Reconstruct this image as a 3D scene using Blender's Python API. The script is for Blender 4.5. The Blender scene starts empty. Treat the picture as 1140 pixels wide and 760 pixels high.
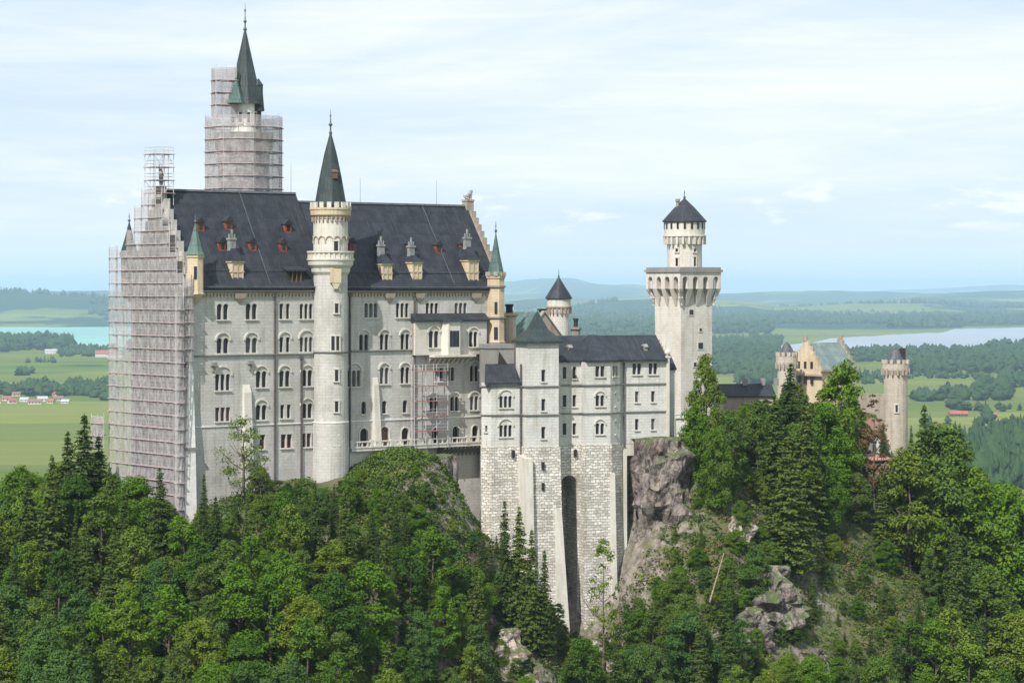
import bpy, math, random
import numpy as np
from mathutils import Vector, noise
R = math.radians
SC = bpy.context.scene
COL = SC.collection
# ---------------------------------------------------------------- camera
F, CU, HV = 2800.0, 570.0, 322.0          # focal length and horizon of the photograph, in its pixels
cam = bpy.data.cameras.new('camera'); camo = bpy.data.objects.new('camera', cam); COL.objects.link(camo)
camo.rotation_euler = (R(90), 0, 0)
cam.sensor_width = 36; cam.lens = 36 * F / 1140; cam.shift_y = -58 / 1140
cam.clip_start = 1; cam.clip_end = 200000
SC.camera = camo
# ---------------------------------------------------------------- light
SUN = Vector((-.30, -.60, .72)).normalized()
w = bpy.data.worlds.new('World'); SC.world = w; w.use_nodes = True
nt = w.node_tree; N = nt.nodes; L = nt.links
for n in list(N): N.remove(n)
out = N.new('ShaderNodeOutputWorld'); bg = N.new('ShaderNodeBackground'); bg.inputs[1].default_value = .088
sky = N.new('ShaderNodeTexSky'); sky.sky_type = 'NISHITA'; sky.sun_disc = False
sky.sun_elevation = math.asin(SUN.z); sky.sun_rotation = math.atan2(SUN.x, SUN.y)
sky.altitude = 900; sky.air_density = 1.0; sky.dust_density = .8; sky.ozone_density = 1.5
tc = N.new('ShaderNodeTexCoord')
def wnoise(scale, sc3, detail, rough, dist=0):
    m = N.new('ShaderNodeMapping'); m.inputs['Scale'].default_value = sc3
    t = N.new('ShaderNodeTexNoise'); t.inputs['Scale'].default_value = scale
    t.inputs['Detail'].default_value = detail; t.inputs['Roughness'].default_value = rough; t.inputs['Distortion'].default_value = dist
    L.new(tc.outputs['Generated'], m.inputs[0]); L.new(m.outputs[0], t.inputs['Vector']); return t
def wramp(src, a, b, lo=0., hi=1.):
    r = N.new('ShaderNodeMapRange'); r.interpolation_type = 'SMOOTHSTEP'
    r.inputs[1].default_value = a; r.inputs[2].default_value = b; r.inputs[3].default_value = lo; r.inputs[4].default_value = hi
    L.new(src, r.inputs[0]); return r.outputs[0]
def wmath(op, a, b):
    m = N.new('ShaderNodeMath'); m.operation = op
    for i, x in enumerate((a, b)):
        if isinstance(x, (int, float)): m.inputs[i].default_value = x
        else: L.new(x, m.inputs[i])
    return m.outputs[0]
def wmix(f, a, b):
    m = N.new('ShaderNodeMix'); m.data_type = 'RGBA'
    if isinstance(f, float): m.inputs[0].default_value = f
    else: L.new(f, m.inputs[0])
    for i, x in ((6, a), (7, b)):
        if isinstance(x, tuple): m.inputs[i].default_value = (*x, 1)
        else: L.new(x, m.inputs[i])
    return m.outputs[2]
sepw = N.new('ShaderNodeSeparateXYZ'); L.new(tc.outputs['Generated'], sepw.inputs[0])
veil = wramp(wnoise(1, (4, 4, 26), 6, .55, .5).outputs['Fac'], .30, .72)
streak = wramp(wnoise(1, (16, 16, 170), 6, .6, .6).outputs['Fac'], .42, .75)
puff = wramp(wnoise(1, (26, 26, 95), 5, .6, .3).outputs['Fac'], .55, .68)
band = wmath('MULTIPLY', wramp(sepw.outputs[2], .018, .028), wramp(sepw.outputs[2], .038, .046, 1., 0.))
upper = wramp(sepw.outputs[2], .0, .05, .35, 1.)
cl = wmath('MINIMUM', wmath('ADD', wmath('MULTIPLY', veil, .80), wmath('MULTIPLY', streak, .24)), 1.)
cl = wmath('MULTIPLY', cl, upper)
c1 = wmix(.75, sky.outputs[0], (5.9, 7.0, 8.5))
c1 = wmix(cl, c1, (8.7, 8.95, 9.15))
c1 = wmix(wmath('MULTIPLY', wmath('MULTIPLY', puff, band), .6), c1, (9.9, 9.8, 9.6))
low = wramp(sepw.outputs[2], -.002, .034, .72, 0.)
c1 = wmix(low, c1, (7.7, 8.6, 9.3))
L.new(c1, bg.inputs[0]); L.new(bg.outputs[0], out.inputs[0])
sl = bpy.data.lights.new('sun', 'SUN'); sl.energy = 4.5; sl.angle = R(.55); sl.color = (1, .96, .90)
so = bpy.data.objects.new('sun', sl); COL.objects.link(so); so.rotation_euler = SUN.to_track_quat('Z', 'Y').to_euler()
SC.view_settings.view_transform = 'Standard'; SC.view_settings.look = 'None'
SC.view_settings.exposure = 0.46; SC.view_settings.gamma = 1; SC.view_settings.use_curve_mapping = False
SC.render.engine = 'CYCLES'
SC.cycles.max_bounces = 5; SC.cycles.diffuse_bounces = 3; SC.cycles.transparent_max_bounces = 24; SC.cycles.volume_bounces = 1
SC.cycles.use_denoising = True

# ---------------------------------------------------------------- helpers
def px(u, Y): return (u - CU) / F * Y
def pz(v, Y): return (HV - v) / F * Y
ORG = {}
def tag(o, label=None, cat=None, group=None, kind=None):
    if label: o['label'] = label
    if cat: o['category'] = cat
    if group: o['group'] = group
    if kind: o['kind'] = kind
    return o
def thing(name, label, cat, loc=(0, 0, 0), group=None):
    o = bpy.data.objects.new(name, None); COL.objects.link(o); o.location = loc; o.empty_display_size = 1
    ORG[o.name] = Vector(loc)
    return tag(o, label, cat, group)
class Fr:
    """a facade frame: s runs along the wall, out towards the viewer"""
    def __init__(self, x, y, deg):
        self.o = (x, y); c, s_ = math.cos(R(deg)), math.sin(R(deg)); self.d = (c, s_); self.m = (s_, -c)
    def P(self, s, out=0., z=0.):
        return Vector((self.o[0] + self.d[0]*s + self.m[0]*out, self.o[1] + self.d[1]*s + self.m[1]*out, z))
    def su(self, u, out=0.):
        k = (u - CU) / F; x = self.o[0] + self.m[0]*out; y = self.o[1] + self.m[1]*out
        return (k*y - x) / (self.d[0] - k*self.d[1])
    def zz(self, v, s, out=0.):
        return (HV - v) / F * self.P(s, out).y
    def sub(self, s, out, turn):
        p = self.P(s, out); return Fr(p.x, p.y, math.degrees(math.atan2(self.d[1], self.d[0])) + turn)
class MB:
    def __init__(self): self.v = []; self.f = []; self.uv = []
    def face(self, pts, uv=None):
        b = len(self.v); pts = [Vector(p) for p in pts]; self.v += pts; self.f.append(tuple(range(b, b+len(pts))))
        if uv is None:
            n = Vector((0, 0, 0))
            for i in range(len(pts)):
                a, c = pts[i], pts[(i+1) % len(pts)]
                n += Vector(((a.y-c.y)*(a.z+c.z), (a.z-c.z)*(a.x+c.x), (a.x-c.x)*(a.y+c.y)))
            if n.length < 1e-9: n = Vector((0, 0, 1))
            n.normalize()
            if abs(n.z) > .97: uv = [(p.x, p.y) for p in pts]
            else:
                T = Vector((-n.y, n.x, 0)).normalized(); B = n.cross(T)
                if B.z < 0: B = -B
                k = 1/max(B.z, .05)
                uv = [(p.dot(T), p.z*k) for p in pts]
        self.uv.append(uv)
    def loft(self, rings, c0=True, c1=True, closed=True):
        for a, b in zip(rings[:-1], rings[1:]):
            n = len(a)
            for i in range(n if closed else n-1):
                j = (i+1) % n
                self.face([a[i], a[j], b[j], b[i]])
        if c0: self.face(list(reversed(rings[0])))
        if c1: self.face(rings[-1])
    def prism(self, poly, z0, z1, top=True, bot=False):
        self.loft([[Vector((p[0], p[1], z0)) for p in poly], [Vector((p[0], p[1], z1)) for p in poly]], bot, top)
    def box(self, fr, s0, s1, o0, o1, z0, z1, bot=True):
        self.prism([fr.P(s0, o0), fr.P(s1, o0), fr.P(s1, o1), fr.P(s0, o1)], z0, z1, True, bot)
    def along(self, fr, s0, s1, prof):      # profile in (out,z) swept along s
        self.loft([[fr.P(s0, o, z) for o, z in prof], [fr.P(s1, o, z) for o, z in prof]])
    def across(self, fr, o0, o1, prof):     # profile in (s,z) swept along out
        self.loft([[fr.P(s, o0, z) for s, z in prof], [fr.P(s, o1, z) for s, z in prof]])
    def lathe(self, cx, cy, prof, n=24, a0=0., cap=True):
        for (r0, z0), (r1, z1) in zip(prof[:-1], prof[1:]):
            for i in range(n):
                a, b = a0 + 2*math.pi*i/n, a0 + 2*math.pi*(i+1)/n
                p = lambda r, t, z: Vector((cx + r*math.cos(t), cy + r*math.sin(t), z))
                rr = max(r0, r1); u0, u1 = a*rr, b*rr; l = z0; h = z1 if abs(z1-z0) > .01 else z0 + abs(r1-r0)
                if r1 < 1e-4: self.face([p(r0, a, z0), p(r0, b, z0), p(0, 0, z1)], [(u0, l), (u1, l), ((u0+u1)/2, h)])
                elif r0 < 1e-4: self.face([p(0, 0, z0), p(r1, b, z1), p(r1, a, z1)], [((u0+u1)/2, l), (u1, h), (u0, h)])
                else: self.face([p(r0, a, z0), p(r0, b, z0), p(r1, b, z1), p(r1, a, z1)], [(u0, l), (u1, l), (u1, h), (u0, h)])
        if cap and prof[-1][0] > 1e-4:
            r, z = prof[-1]; self.face([Vector((cx + r*math.cos(a0+2*math.pi*i/n), cy + r*math.sin(a0+2*math.pi*i/n), z)) for i in range(n)])
    def tube(self, p0, p1, r0, r1=None, n=5):
        p0, p1 = Vector(p0), Vector(p1); r1 = r0 if r1 is None else r1
        d = (p1-p0); 
        if d.length < 1e-6: return
        d.normalize(); a = d.orthogonal().normalized(); b = d.cross(a)
        rg = [[p + (a*math.cos(2*math.pi*i/n) + b*math.sin(2*math.pi*i/n))*r for i in range(n)] for p, r in ((p0, r0), (p1, r1))]
        self.loft(rg)
    def wall(self, fr, s0, s1, z0, z1, holes, depth=.45, out=0.):
        S = sorted({s0, s1, *[h[0]-h[2]/2 for h in holes], *[h[0]+h[2]/2 for h in holes]})
        Z = sorted({z0, z1, *[h[1] for h in holes], *[h[1]+h[3] for h in holes]})
        S = [x for x in S if s0 <= x <= s1]; Z = [x for x in Z if z0 <= x <= z1]
        for i in range(len(S)-1):
            for j in range(len(Z)-1):
                if S[i+1]-S[i] < 1e-5 or Z[j+1]-Z[j] < 1e-5: continue
                sc, zc = (S[i]+S[i+1])/2, (Z[j]+Z[j+1])/2
                if any(abs(sc-h[0]) < h[2]/2 and h[1] < zc < h[1]+h[3] for h in holes): continue
                a, b, c, d = S[i], S[i+1], Z[j], Z[j+1]
                self.face([fr.P(a, out, c), fr.P(b, out, c), fr.P(b, out, d), fr.P(a, out, d)], [(a, c), (b, c), (b, d), (a, d)])
        for h in holes:
            sc, zb, ww, hh, arch = h[:5]; dp = h[5] if len(h) > 5 else depth
            l, r_, t = sc-ww/2, sc+ww/2, zb+hh; k = out-dp
            zs = t-ww/2 if arch else t
            self.face([fr.P(l, out, zb), fr.P(l, k, zb), fr.P(l, k, zs), fr.P(l, out, zs)])
            self.face([fr.P(r_, out, zb), fr.P(r_, k, zb), fr.P(r_, k, zs), fr.P(r_, out, zs)])
            self.face([fr.P(l, out, zb), fr.P(r_, out, zb), fr.P(r_, k, zb), fr.P(l, k, zb)])
            if arch:
                n = 8; arc = [(sc - ww/2*math.cos(math.pi*i/n), zs + ww/2*math.sin(math.pi*i/n)) for i in range(n+1)]
                for i in range(n):
                    (a, b), (c, d) = arc[i], arc[i+1]
                    self.face([fr.P(a, out, b), fr.P(c, out, d), fr.P(c, k, d), fr.P(a, k, b)])
                    cn = l if i < n/2 else r_
                    self.face([fr.P(a, out, b), fr.P(c, out, d), fr.P(cn, out, t)], [(a, b), (c, d), (cn, t)])
            else: self.face([fr.P(l, out, t), fr.P(r_, out, t), fr.P(r_, k, t), fr.P(l, k, t)])
            if dp > 1.5: self.face([fr.P(l, k, zb), fr.P(r_, k, zb), fr.P(r_, k, t), fr.P(l, k, t)])
    def build(self, name, mat, parent=None, smooth=False, label=None):
        me = bpy.data.meshes.new(name)
        og = ORG[parent.name] if parent else Vector((0, 0, 0))
        me.from_pydata([tuple(p-og) for p in self.v], [], self.f)
        uvl = me.uv_layers.new(name='UVMap')
        flat = [c for f in self.uv for q in f for c in q]
        uvl.data.foreach_set('uv', flat)
        me.materials.append(mat)
        if smooth: me.shade_smooth()
        o = bpy.data.objects.new(name, me); COL.objects.link(o)
        if parent: o.parent = parent; ORG[o.name] = og
        else: ORG[o.name] = Vector((0, 0, 0))
        if label: o['label'] = label
        return o
def npmesh(name, V, Fq, mat, smooth=False, cols=None):
    me = bpy.data.meshes.new(name); V = np.asarray(V, np.float32); Fq = np.asarray(Fq, np.int32); k = Fq.shape[1]
    me.vertices.add(len(V)); me.vertices.foreach_set('co', V.ravel())
    me.loops.add(Fq.size); me.loops.foreach_set('vertex_index', Fq.ravel())
    me.polygons.add(len(Fq)); me.polygons.foreach_set('loop_start', np.arange(0, Fq.size, k, dtype=np.int32))
    me.polygons.foreach_set('loop_total', np.full(len(Fq), k, np.int32))
    if smooth: me.polygons.foreach_set('use_smooth', np.ones(len(Fq), bool))
    me.update(calc_edges=True); me.materials.append(mat); return me

# ---------------------------------------------------------------- materials
def mk(name):
    m = bpy.data.materials.new(name); m.use_nodes = True
    b = m.node_tree.nodes['Principled BSDF']; b.inputs['Specular IOR Level'].default_value = .25
    return m, m.node_tree.nodes, m.node_tree.links, b
def nd(Nn, Lk, typ, ins=None, **kw):
    n = Nn.new(typ)
    for k, v_ in kw.items(): setattr(n, k, v_)
    for k, v_ in (ins or {}).items():
        if hasattr(v_, 'links'): Lk.new(v_, n.inputs[k])
        else: n.inputs[k].default_value = v_
    return n
def mixc(Nn, Lk, f, a, b, mode='MIX'):
    m = Nn.new('ShaderNodeMix'); m.data_type = 'RGBA'; m.blend_type = mode
    for i, x in ((0, f), (6, a), (7, b)):
        if hasattr(x, 'links'): Lk.new(x, m.inputs[i])
        elif isinstance(x, tuple): m.inputs[i].default_value = (*x, 1)
        else: m.inputs[i].default_value = x
    return m.outputs[2]
def rng(Nn, Lk, src, a, b, lo, hi):
    n = nd(Nn, Lk, 'ShaderNodeMapRange', {0: src, 1: a, 2: b, 3: lo, 4: hi}, interpolation_type='SMOOTHSTEP'); return n.outputs[0]
def stone(name, c1, c2, mortar, bw, bh, msize, contrast, bump=.3, stain=(.5, .47, .42), stainf=.5, rough=.9, warp=0.):
    m, Nn, Lk, b = mk(name)
    uv = Nn.new('ShaderNodeTexCoord').outputs['UV']; obj = Nn.new('ShaderNodeNewGeometry').outputs['Position']
    if warp:
        nw = nd(Nn, Lk, 'ShaderNodeTexNoise', {'Vector': obj, 'Scale': 1.1, 'Detail': 3.})
        vw = nd(Nn, Lk, 'ShaderNodeVectorMath', {0: nw.outputs['Color'], 1: (warp*2, warp*2, 0)}, operation='MULTIPLY')
        uv = nd(Nn, Lk, 'ShaderNodeVectorMath', {0: uv, 1: vw.outputs[0]}, operation='ADD').outputs[0]
    br = nd(Nn, Lk, 'ShaderNodeTexBrick', {'Vector': uv, 'Color1': (*c1, 1), 'Color2': (*c2, 1), 'Mortar': (*mortar, 1), 'Scale': 1.,
            'Mortar Size': msize, 'Mortar Smooth': .3, 'Bias': 0., 'Brick Width': bw, 'Row Height': bh})
    n1 = nd(Nn, Lk, 'ShaderNodeTexNoise', {'Vector': obj, 'Scale': .22, 'Detail': 5., 'Roughness': .65})
    mp = nd(Nn, Lk, 'ShaderNodeMapping', {0: obj, 'Scale': (1.3, 1.3, .12)})
    n2 = nd(Nn, Lk, 'ShaderNodeTexNoise', {'Vector': mp.outputs[0], 'Scale': 1., 'Detail': 4., 'Roughness': .6})
    n3 = nd(Nn, Lk, 'ShaderNodeTexNoise', {'Vector': obj, 'Scale': 2.2, 'Detail': 4., 'Roughness': .7})
    avg = tuple((x+y)/2 for x, y in zip(c1, c2))
    c = mixc(Nn, Lk, contrast, avg, br.outputs['Color'])
    c = mixc(Nn, Lk, rng(Nn, Lk, n1.outputs['Fac'], .42, .7, 0, stainf), c, mixc(Nn, Lk, 1., c, stain, 'MULTIPLY'))
    c = mixc(Nn, Lk, rng(Nn, Lk, n2.outputs['Fac'],   .46, .74, 0, .6), c, mixc(Nn, Lk, 1., c, (.64, .62, .58), 'MULTIPLY'))
    c = mixc(Nn, Lk, rng(Nn, Lk, n3.outputs['Fac'], .35, .75, 0, .35), c, mixc(Nn, Lk, 1., c, (.75, .73, .70), 'MULTIPLY'))
    Lk.new(c, b.inputs['Base Color']); b.inputs['Roughness'].default_value = rough
    bp = nd(Nn, Lk, 'ShaderNodeBump', {'Strength': bump, 'Distance': .12, 'Height': br.outputs['Fac']}, invert=True)
    bp2 = nd(Nn, Lk, 'ShaderNodeBump', {'Strength': bump, 'Distance': .1, 'Height': n3.outputs['Fac'], 'Normal': bp.outputs[0]})
    Lk.new(bp2.outputs[0], b.inputs['Normal']); return m
M = {}
M['lime'] = stone('pale_limestone', (.52, .505, .475), (.45, .435, .41), (.38, .37, .35), 1.1, .5, .04, .5, .35, (.76, .745, .72), .8)
M['limewhite'] = stone('white_limestone', (.60, .59, .56), (.53, .52, .49), (.43, .42, .39), 1.1, .5, .04, .5, .35, (.78, .77, .74), .7)
M['gatelime'] = stone('warm_limestone', (.64, .60, .545), (.54, .505, .46), (.44, .41, .37), 1.0, .45, .035, .5, .3, (.8, .77, .73), .7)
M['rust'] = stone('rusticated_stone', (.76, .73, .67), (.44, .415, .37), (.34, .32, .285), .85, .46, .05, .95, 1., (.74, .71, .66), .9, warp=.3)
M['trim'] = stone('dressed_trim', (.60, .58, .52), (.55, .52, .46), (.45, .43, .38), 1.2, .5, .02, .3, .15, (.8, .78, .72), .5)
M['grey'] = stone('grey_trim', (.27, .26, .245), (.23, .22, .21), (.18, .17, .16), 1.2, .5, .02, .3, .15, (.7, .7, .7), .5)
M['ochre'] = stone('ochre_sandstone', (.60, .50, .355), (.52, .43, .30), (.38, .31, .22), .9, .42, .03, .5, .3, (.75, .68, .6), .6)
M['beige'] = stone('beige_stone', (.50, .445, .37), (.42, .37, .31), (.32, .28, .24), .9, .42, .03, .6, .3, (.75, .7, .65), .7)
M['tan'] = stone('tan_stone', (.40, .34, .28), (.34, .29, .24), (.24, .2, .17), .9, .42, .03, .5, .3, (.75, .7, .65), .6)
M['redbrick'] = stone('red_brick', (.42, .22, .15), (.34, .17, .12), (.32, .26, .22), .6, .2, .03, .6, .2, (.7, .7, .7), .6)
def plain(name, col, rough=.6, var=.25, scale=1.5, metal=0., bump=0.):
    m, Nn, Lk, b = mk(name)
    pos = Nn.new('ShaderNodeNewGeometry').outputs['Position']
    n = nd(Nn, Lk, 'ShaderNodeTexNoise', {'Vector': pos, 'Scale': scale, 'Detail': 4., 'Roughness': .6})
    c = mixc(Nn, Lk, rng(Nn, Lk, n.outputs['Fac'], .3, .7, 0, 1.), tuple(x*(1-var) for x in col), tuple(min(1, x*(1+var)) for x in col))
    Lk.new(c, b.inputs['Base Color']); b.inputs['Roughness'].default_value = rough; b.inputs['Metallic'].default_value = metal
    if bump:
        bp = nd(Nn, Lk, 'ShaderNodeBump', {'Strength': bump, 'Distance': .1, 'Height': n.outputs['Fac']}); Lk.new(bp.outputs[0], b.inputs['Normal'])
    return m
def roofmat(name, c1, c2, seam=.62, rough=.5, streak=(.5, .5, .5)):
    m, Nn, Lk, b = mk(name)
    uv = Nn.new('ShaderNodeTexCoord').outputs['UV']; pos = Nn.new('ShaderNodeNewGeometry').outputs['Position']
    n1 = nd(Nn, Lk, 'ShaderNodeTexNoise', {'Vector': pos, 'Scale': .5, 'Detail': 5., 'Roughness': .65})
    mp = nd(Nn, Lk, 'ShaderNodeMapping', {0: uv, 'Scale': (2.2, .10, 1)})
    n2 = nd(Nn, Lk, 'ShaderNodeTexNoise', {'Vector': mp.outputs[0], 'Scale': 1., 'Detail': 3., 'Roughness': .6})
    br = nd(Nn, Lk, 'ShaderNodeTexBrick', {'Vector': uv, 'Color1': (1, 1, 1, 1), 'Color2': (.78, .78, .78, 1), 'Mortar': (.45, .45, .45, 1), 'Scale': 1.,
            'Mortar Size': .04, 'Brick Width': seam, 'Row Height': 2.2})
    c = mixc(Nn, Lk, rng(Nn, Lk, n1.outputs['Fac'], .35, .68, 0, 1.), c1, c2)
    c = mixc(Nn, Lk, rng(Nn, Lk, n2.outputs['Fac'], .58, .8, 0, .7), c, streak)
    c = mixc(Nn, Lk, .8, c, br.outputs['Color'], 'MULTIPLY')
    Lk.new(c, b.inputs['Base Color']); b.inputs['Roughness'].default_value = rough
    bp = nd(Nn, Lk, 'ShaderNodeBump', {'Strength': .4, 'Distance': .05, 'Height': br.outputs['Fac']}, invert=True); Lk.new(bp.outputs[0], b.inputs['Normal'])
    return m
M['slate'] = roofmat('dark_slate', (.023, .026, .034), (.041, .045, .055), .62, .55, (.085, .088, .10))
M['copper'] = roofmat('green_copper', (.065, .11, .10), (.11, .175, .155), .6, .6, (.17, .25, .22))
M['copperdark'] = roofmat('dark_copper', (.030, .042, .043), (.05, .068, .066), .6, .6, (.08, .11, .10))
M['paleroof'] = roofmat('pale_green_roof', (.14, .19, .19), (.20, .26, .25), .6, .5, (.24, .3, .3))
M['glass'] = plain('dark_window_glass', (.018, .018, .022), .12, .3, .6); M['glass'].node_tree.nodes['Principled BSDF'].inputs['Specular IOR Level'].default_value = .4
M['curtain'] = plain('window_blind', (.10, .10, .105), .5, .4, .8)
M['void'] = plain('dark_timber', (.03, .026, .024), .8)
M['wood'] = plain('red_painted_wood', (.20, .062, .032), .7)
M['woodbrown'] = plain('brown_timber', (.14, .08, .05), .8)
M['metal'] = plain('scaffold_tube', (.42, .41, .42), .5, .15)
M['conductor'] = plain('dull_cable', (.11, .11, .12), .6)
M['deck'] = plain('scaffold_deck', (.40, .31, .30), .8, .25, 1.)
M['deckred'] = plain('red_deck_board', (.30, .13, .12), .7)
M['lead'] = plain('dark_lead', (.07, .075, .085), .45)
M['finial'] = plain('weathered_bronze', (.09, .11, .11), .5)
M['statue'] = plain('grey_stone_statue', (.22, .23, .22), .8)
M['pipe'] = plain('drain_pipe', (.10, .085, .08), .6)
M['white'] = plain('white_render', (.70, .68, .64), .85, .1)
M['render'] = plain('old_house_render', (.52, .50, .46), .9, .12)
M['redtile'] = plain('red_roof_tile', (.27, .10, .065), .8, .25)
M['browntile'] = plain('brown_roof_tile', (.20, .12, .09), .8, .25)
M['greyroof'] = plain('grey_metal_roof', (.35, .36, .38), .6, .15)
M['bark'] = plain('bark', (.11, .085, .065), .9, .35, 3., bump=.5)
M['deadwood'] = plain('pale_dead_wood', (.24, .18, .13), .9, .25, 3.)
def netmat():
    m, Nn, Lk, b = mk('scaffold_net')
    uv = Nn.new('ShaderNodeTexCoord').outputs['UV']; pos = Nn.new('ShaderNodeNewGeometry').outputs['Position']
    n = nd(Nn, Lk, 'ShaderNodeTexNoise', {'Vector': pos, 'Scale': .45, 'Detail': 5., 'Roughness': .7})
    mp = nd(Nn, Lk, 'ShaderNodeMapping', {0: uv, 'Scale': (1.2, .5, 1)})
    n2 = nd(Nn, Lk, 'ShaderNodeTexNoise', {'Vector': mp.outputs[0], 'Scale': 1., 'Detail': 4., 'Roughness': .7})
    c = mixc(Nn, Lk, rng(Nn, Lk, n2.outputs['Fac'], .35, .7, 0, 1.), (.34, .315, .315), (.46, .43, .425))
    Lk.new(c, b.inputs['Base Color']); b.inputs['Roughness'].default_value = .9
    tr = Nn.new('ShaderNodeBsdfTransparent'); mx = Nn.new('ShaderNodeMixShader')
    a = nd(Nn, Lk, 'ShaderNodeMath', {0: rng(Nn, Lk, n.outputs['Fac'], .3, .7, .34, .56), 1: rng(Nn, Lk, n2.outputs['Fac'], .3, .7, .0, .14)}, operation='ADD')
    Lk.new(a.outputs[0], mx.inputs[0]); Lk.new(tr.outputs[0], mx.inputs[1]); Lk.new(b.outputs[0], mx.inputs[2])
    Lk.new(mx.outputs[0], Nn['Material Output'].inputs[0]); return m
M['net'] = netmat()
def leafmat(name, cols, trans=.26):
    m, Nn, Lk, b = mk(name)
    oi = Nn.new('ShaderNodeObjectInfo'); pos = Nn.new('ShaderNodeNewGeometry').outputs['Position']
    cr = Nn.new('ShaderNodeValToRGB'); cr.color_ramp.interpolation = 'LINEAR'
    while len(cr.color_ramp.elements) < len(cols): cr.color_ramp.elements.new(.5)
    for i, c in enumerate(cols): cr.color_ramp.elements[i].position = i/(len(cols)-1); cr.color_ramp.elements[i].color = (*c, 1)
    Lk.new(oi.outputs['Random'], cr.inputs[0])
    n = nd(Nn, Lk, 'ShaderNodeTexNoise', {'Vector': pos, 'Scale': .8, 'Detail': 3., 'Roughness': .7})
    c = mixc(Nn, Lk, rng(Nn, Lk, n.outputs['Fac'], .3, .7, 0, 1.), mixc(Nn, Lk, 1., cr.outputs[0], (.72, .78, .7), 'MULTIPLY'), mixc(Nn, Lk, 1., cr.outputs[0], (1.35, 1.25, 1.1), 'MULTIPLY'))
    Lk.new(c, b.inputs['Base Color']); b.inputs['Roughness'].default_value = .7; b.inputs['Specular IOR Level'].default_value = .08
    t = Nn.new('ShaderNodeBsdfTranslucent'); Lk.new(c, t.inputs[0]); mx = Nn.new('ShaderNodeMixShader'); mx.inputs[0].default_value = trans
    Lk.new(b.outputs[0], mx.inputs[1]); Lk.new(t.outputs[0], mx.inputs[2]); Lk.new(mx.outputs[0], Nn['Material Output'].inputs[0]); return m
M['leaf'] = leafmat('broad_leaves', [(.045, .095, .014), (.075, .155, .012), (.095, .18, .015), (.13, .18, .022), (.055, .12, .03), (.09, .13, .028), (.085, .165, .016)])
M['needle'] = leafmat('spruce_needles', [(.038, .066, .020), (.055, .09, .020), (.08, .115, .024)], .15)
M['rednd'] = leafmat('reddish_needles', [(.12, .075, .035), (.13, .085, .04)], .15)
M['yleaf'] = leafmat('young_leaves', [(.13, .18, .045), (.15, .20, .05)], .35)
M['shrub'] = leafmat('slope_shrubs', [(.06, .11, .022), (.07, .12, .025)], .2)
M['shrubdark'] = leafmat('dark_scrub', [(.03, .06, .015), (.035, .065, .015)], .1)
M['shrubbrown'] = leafmat('dry_scrub', [(.13, .115, .05), (.14, .12, .05)], .1)
M['shrublight'] = leafmat('knoll_grass', [(.10, .155, .03), (.11, .16, .03)], .2)
M['farleaf'] = leafmat('far_leaves', [(.028, .058, .022), (.035, .07, .024)], .1)
# ---------------------------------------------------------------- terrain
VZ = -180.0
def sstep(a, b, x): t = np.clip((x-a)/(b-a), 0, 1); return t*t*(3-2*t)
def fbm(x, y, seed, octs=5, lac=2.03, gain=.5):
    rs = np.random.RandomState(seed); o = np.zeros_like(x, dtype=float); a = 1.; tot = 0
    for k in range(octs):
        for j in range(5):
            th = rs.uniform(0, 2*math.pi); ph = rs.uniform(0, 6.28, 2); f = lac**k * rs.uniform(.8, 1.25)
            o += a/5*2*np.sin((x*math.cos(th)+y*math.sin(th))*f + ph[0] + 1.3*np.sin((x*math.sin(th)-y*math.cos(th))*f*.7+ph[1]))
        tot += a; a *= gain
    return o/tot
CP = [(-80,395,-48),(-20,400,-43.5),(40,402,-40.5),(90,400,-40),(130,398,-37),(170,385,-37),(208,377,-38),(235,378,-34),(300,386,-31.5),
 (350,392,-31),(390,396,-28.3),(420,396,-26.6),(450,396,-26.2),(485,397,-27.2),(503,400,-32),(520,403,-38),(545,404,-41),(580,402,-47),(625,402,-54),
 (600,410,-56),(650,405,-62),(680,405,-60),(700,405,-56),(730,422,-31),(760,420,-28),(722,405,-52),(765,404,-46),(795,414,-34),(745,403,-52),
 (300,420,-28),(450,430,-26),(600,430,-25.8),(700,432,-25.5),(800,445,-25),(900,474,-25),(950,490,-27),(1000,495,-29),
 (820,432,-29),(870,450,-29),(920,462,-31),(980,470,-35),(1040,475,-42),(1100,480,-54),(1180,485,-68),
 (820,402,-49),(900,412,-53),(980,422,-55),(1060,430,-58),(1150,440,-72),(820,370,-68),(900,375,-74),(1000,380,-80),(1150,390,-94),
 (620,370,-74),(690,370,-74),(560,385,-55),(560,365,-68),(450,375,-43),(450,350,-62),(400,372,-42),(350,370,-44),(300,362,-46),(250,352,-50),
 (200,350,-51),(100,350,-56),(0,350,-57),(300,320,-68),(100,310,-75),(0,300,-82),(450,320,-82),(600,330,-98),(800,330,-96),(1000,330,-102),(1170,340,-110),
 (-20,430,-62),(60,435,-54),(150,440,-40),(-90,350,-68),(-90,430,-75),(200,260,-110),(570,260,-140),(900,260,-140),
 (200,480,-60),(400,500,-60),(600,500,-55),(800,500,-42),(900,520,-40),(1000,530,-50),(1100,540,-80),(0,500,-105)]
cx = np.array([px(u, y) for u, y, z in CP]); cy = np.array([float(y) for u, y, z in CP]); cz = np.array([float(z) for u, y, z in CP])
rr = lambda a, b: np.sqrt((a[:, None]-cx[None])**2 + (b[:, None]-cy[None])**2)
A_ = np.zeros((len(CP)+3,)*2); A_[:-3, :-3] = rr(cx, cy); A_[:-3, -3] = 1; A_[:-3, -2] = cx; A_[:-3, -1] = cy; A_[-3:, :-3] = A_[:-3, -3:].T
W_ = np.linalg.solve(A_, np.concatenate([cz, [0, 0, 0]]))
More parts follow.
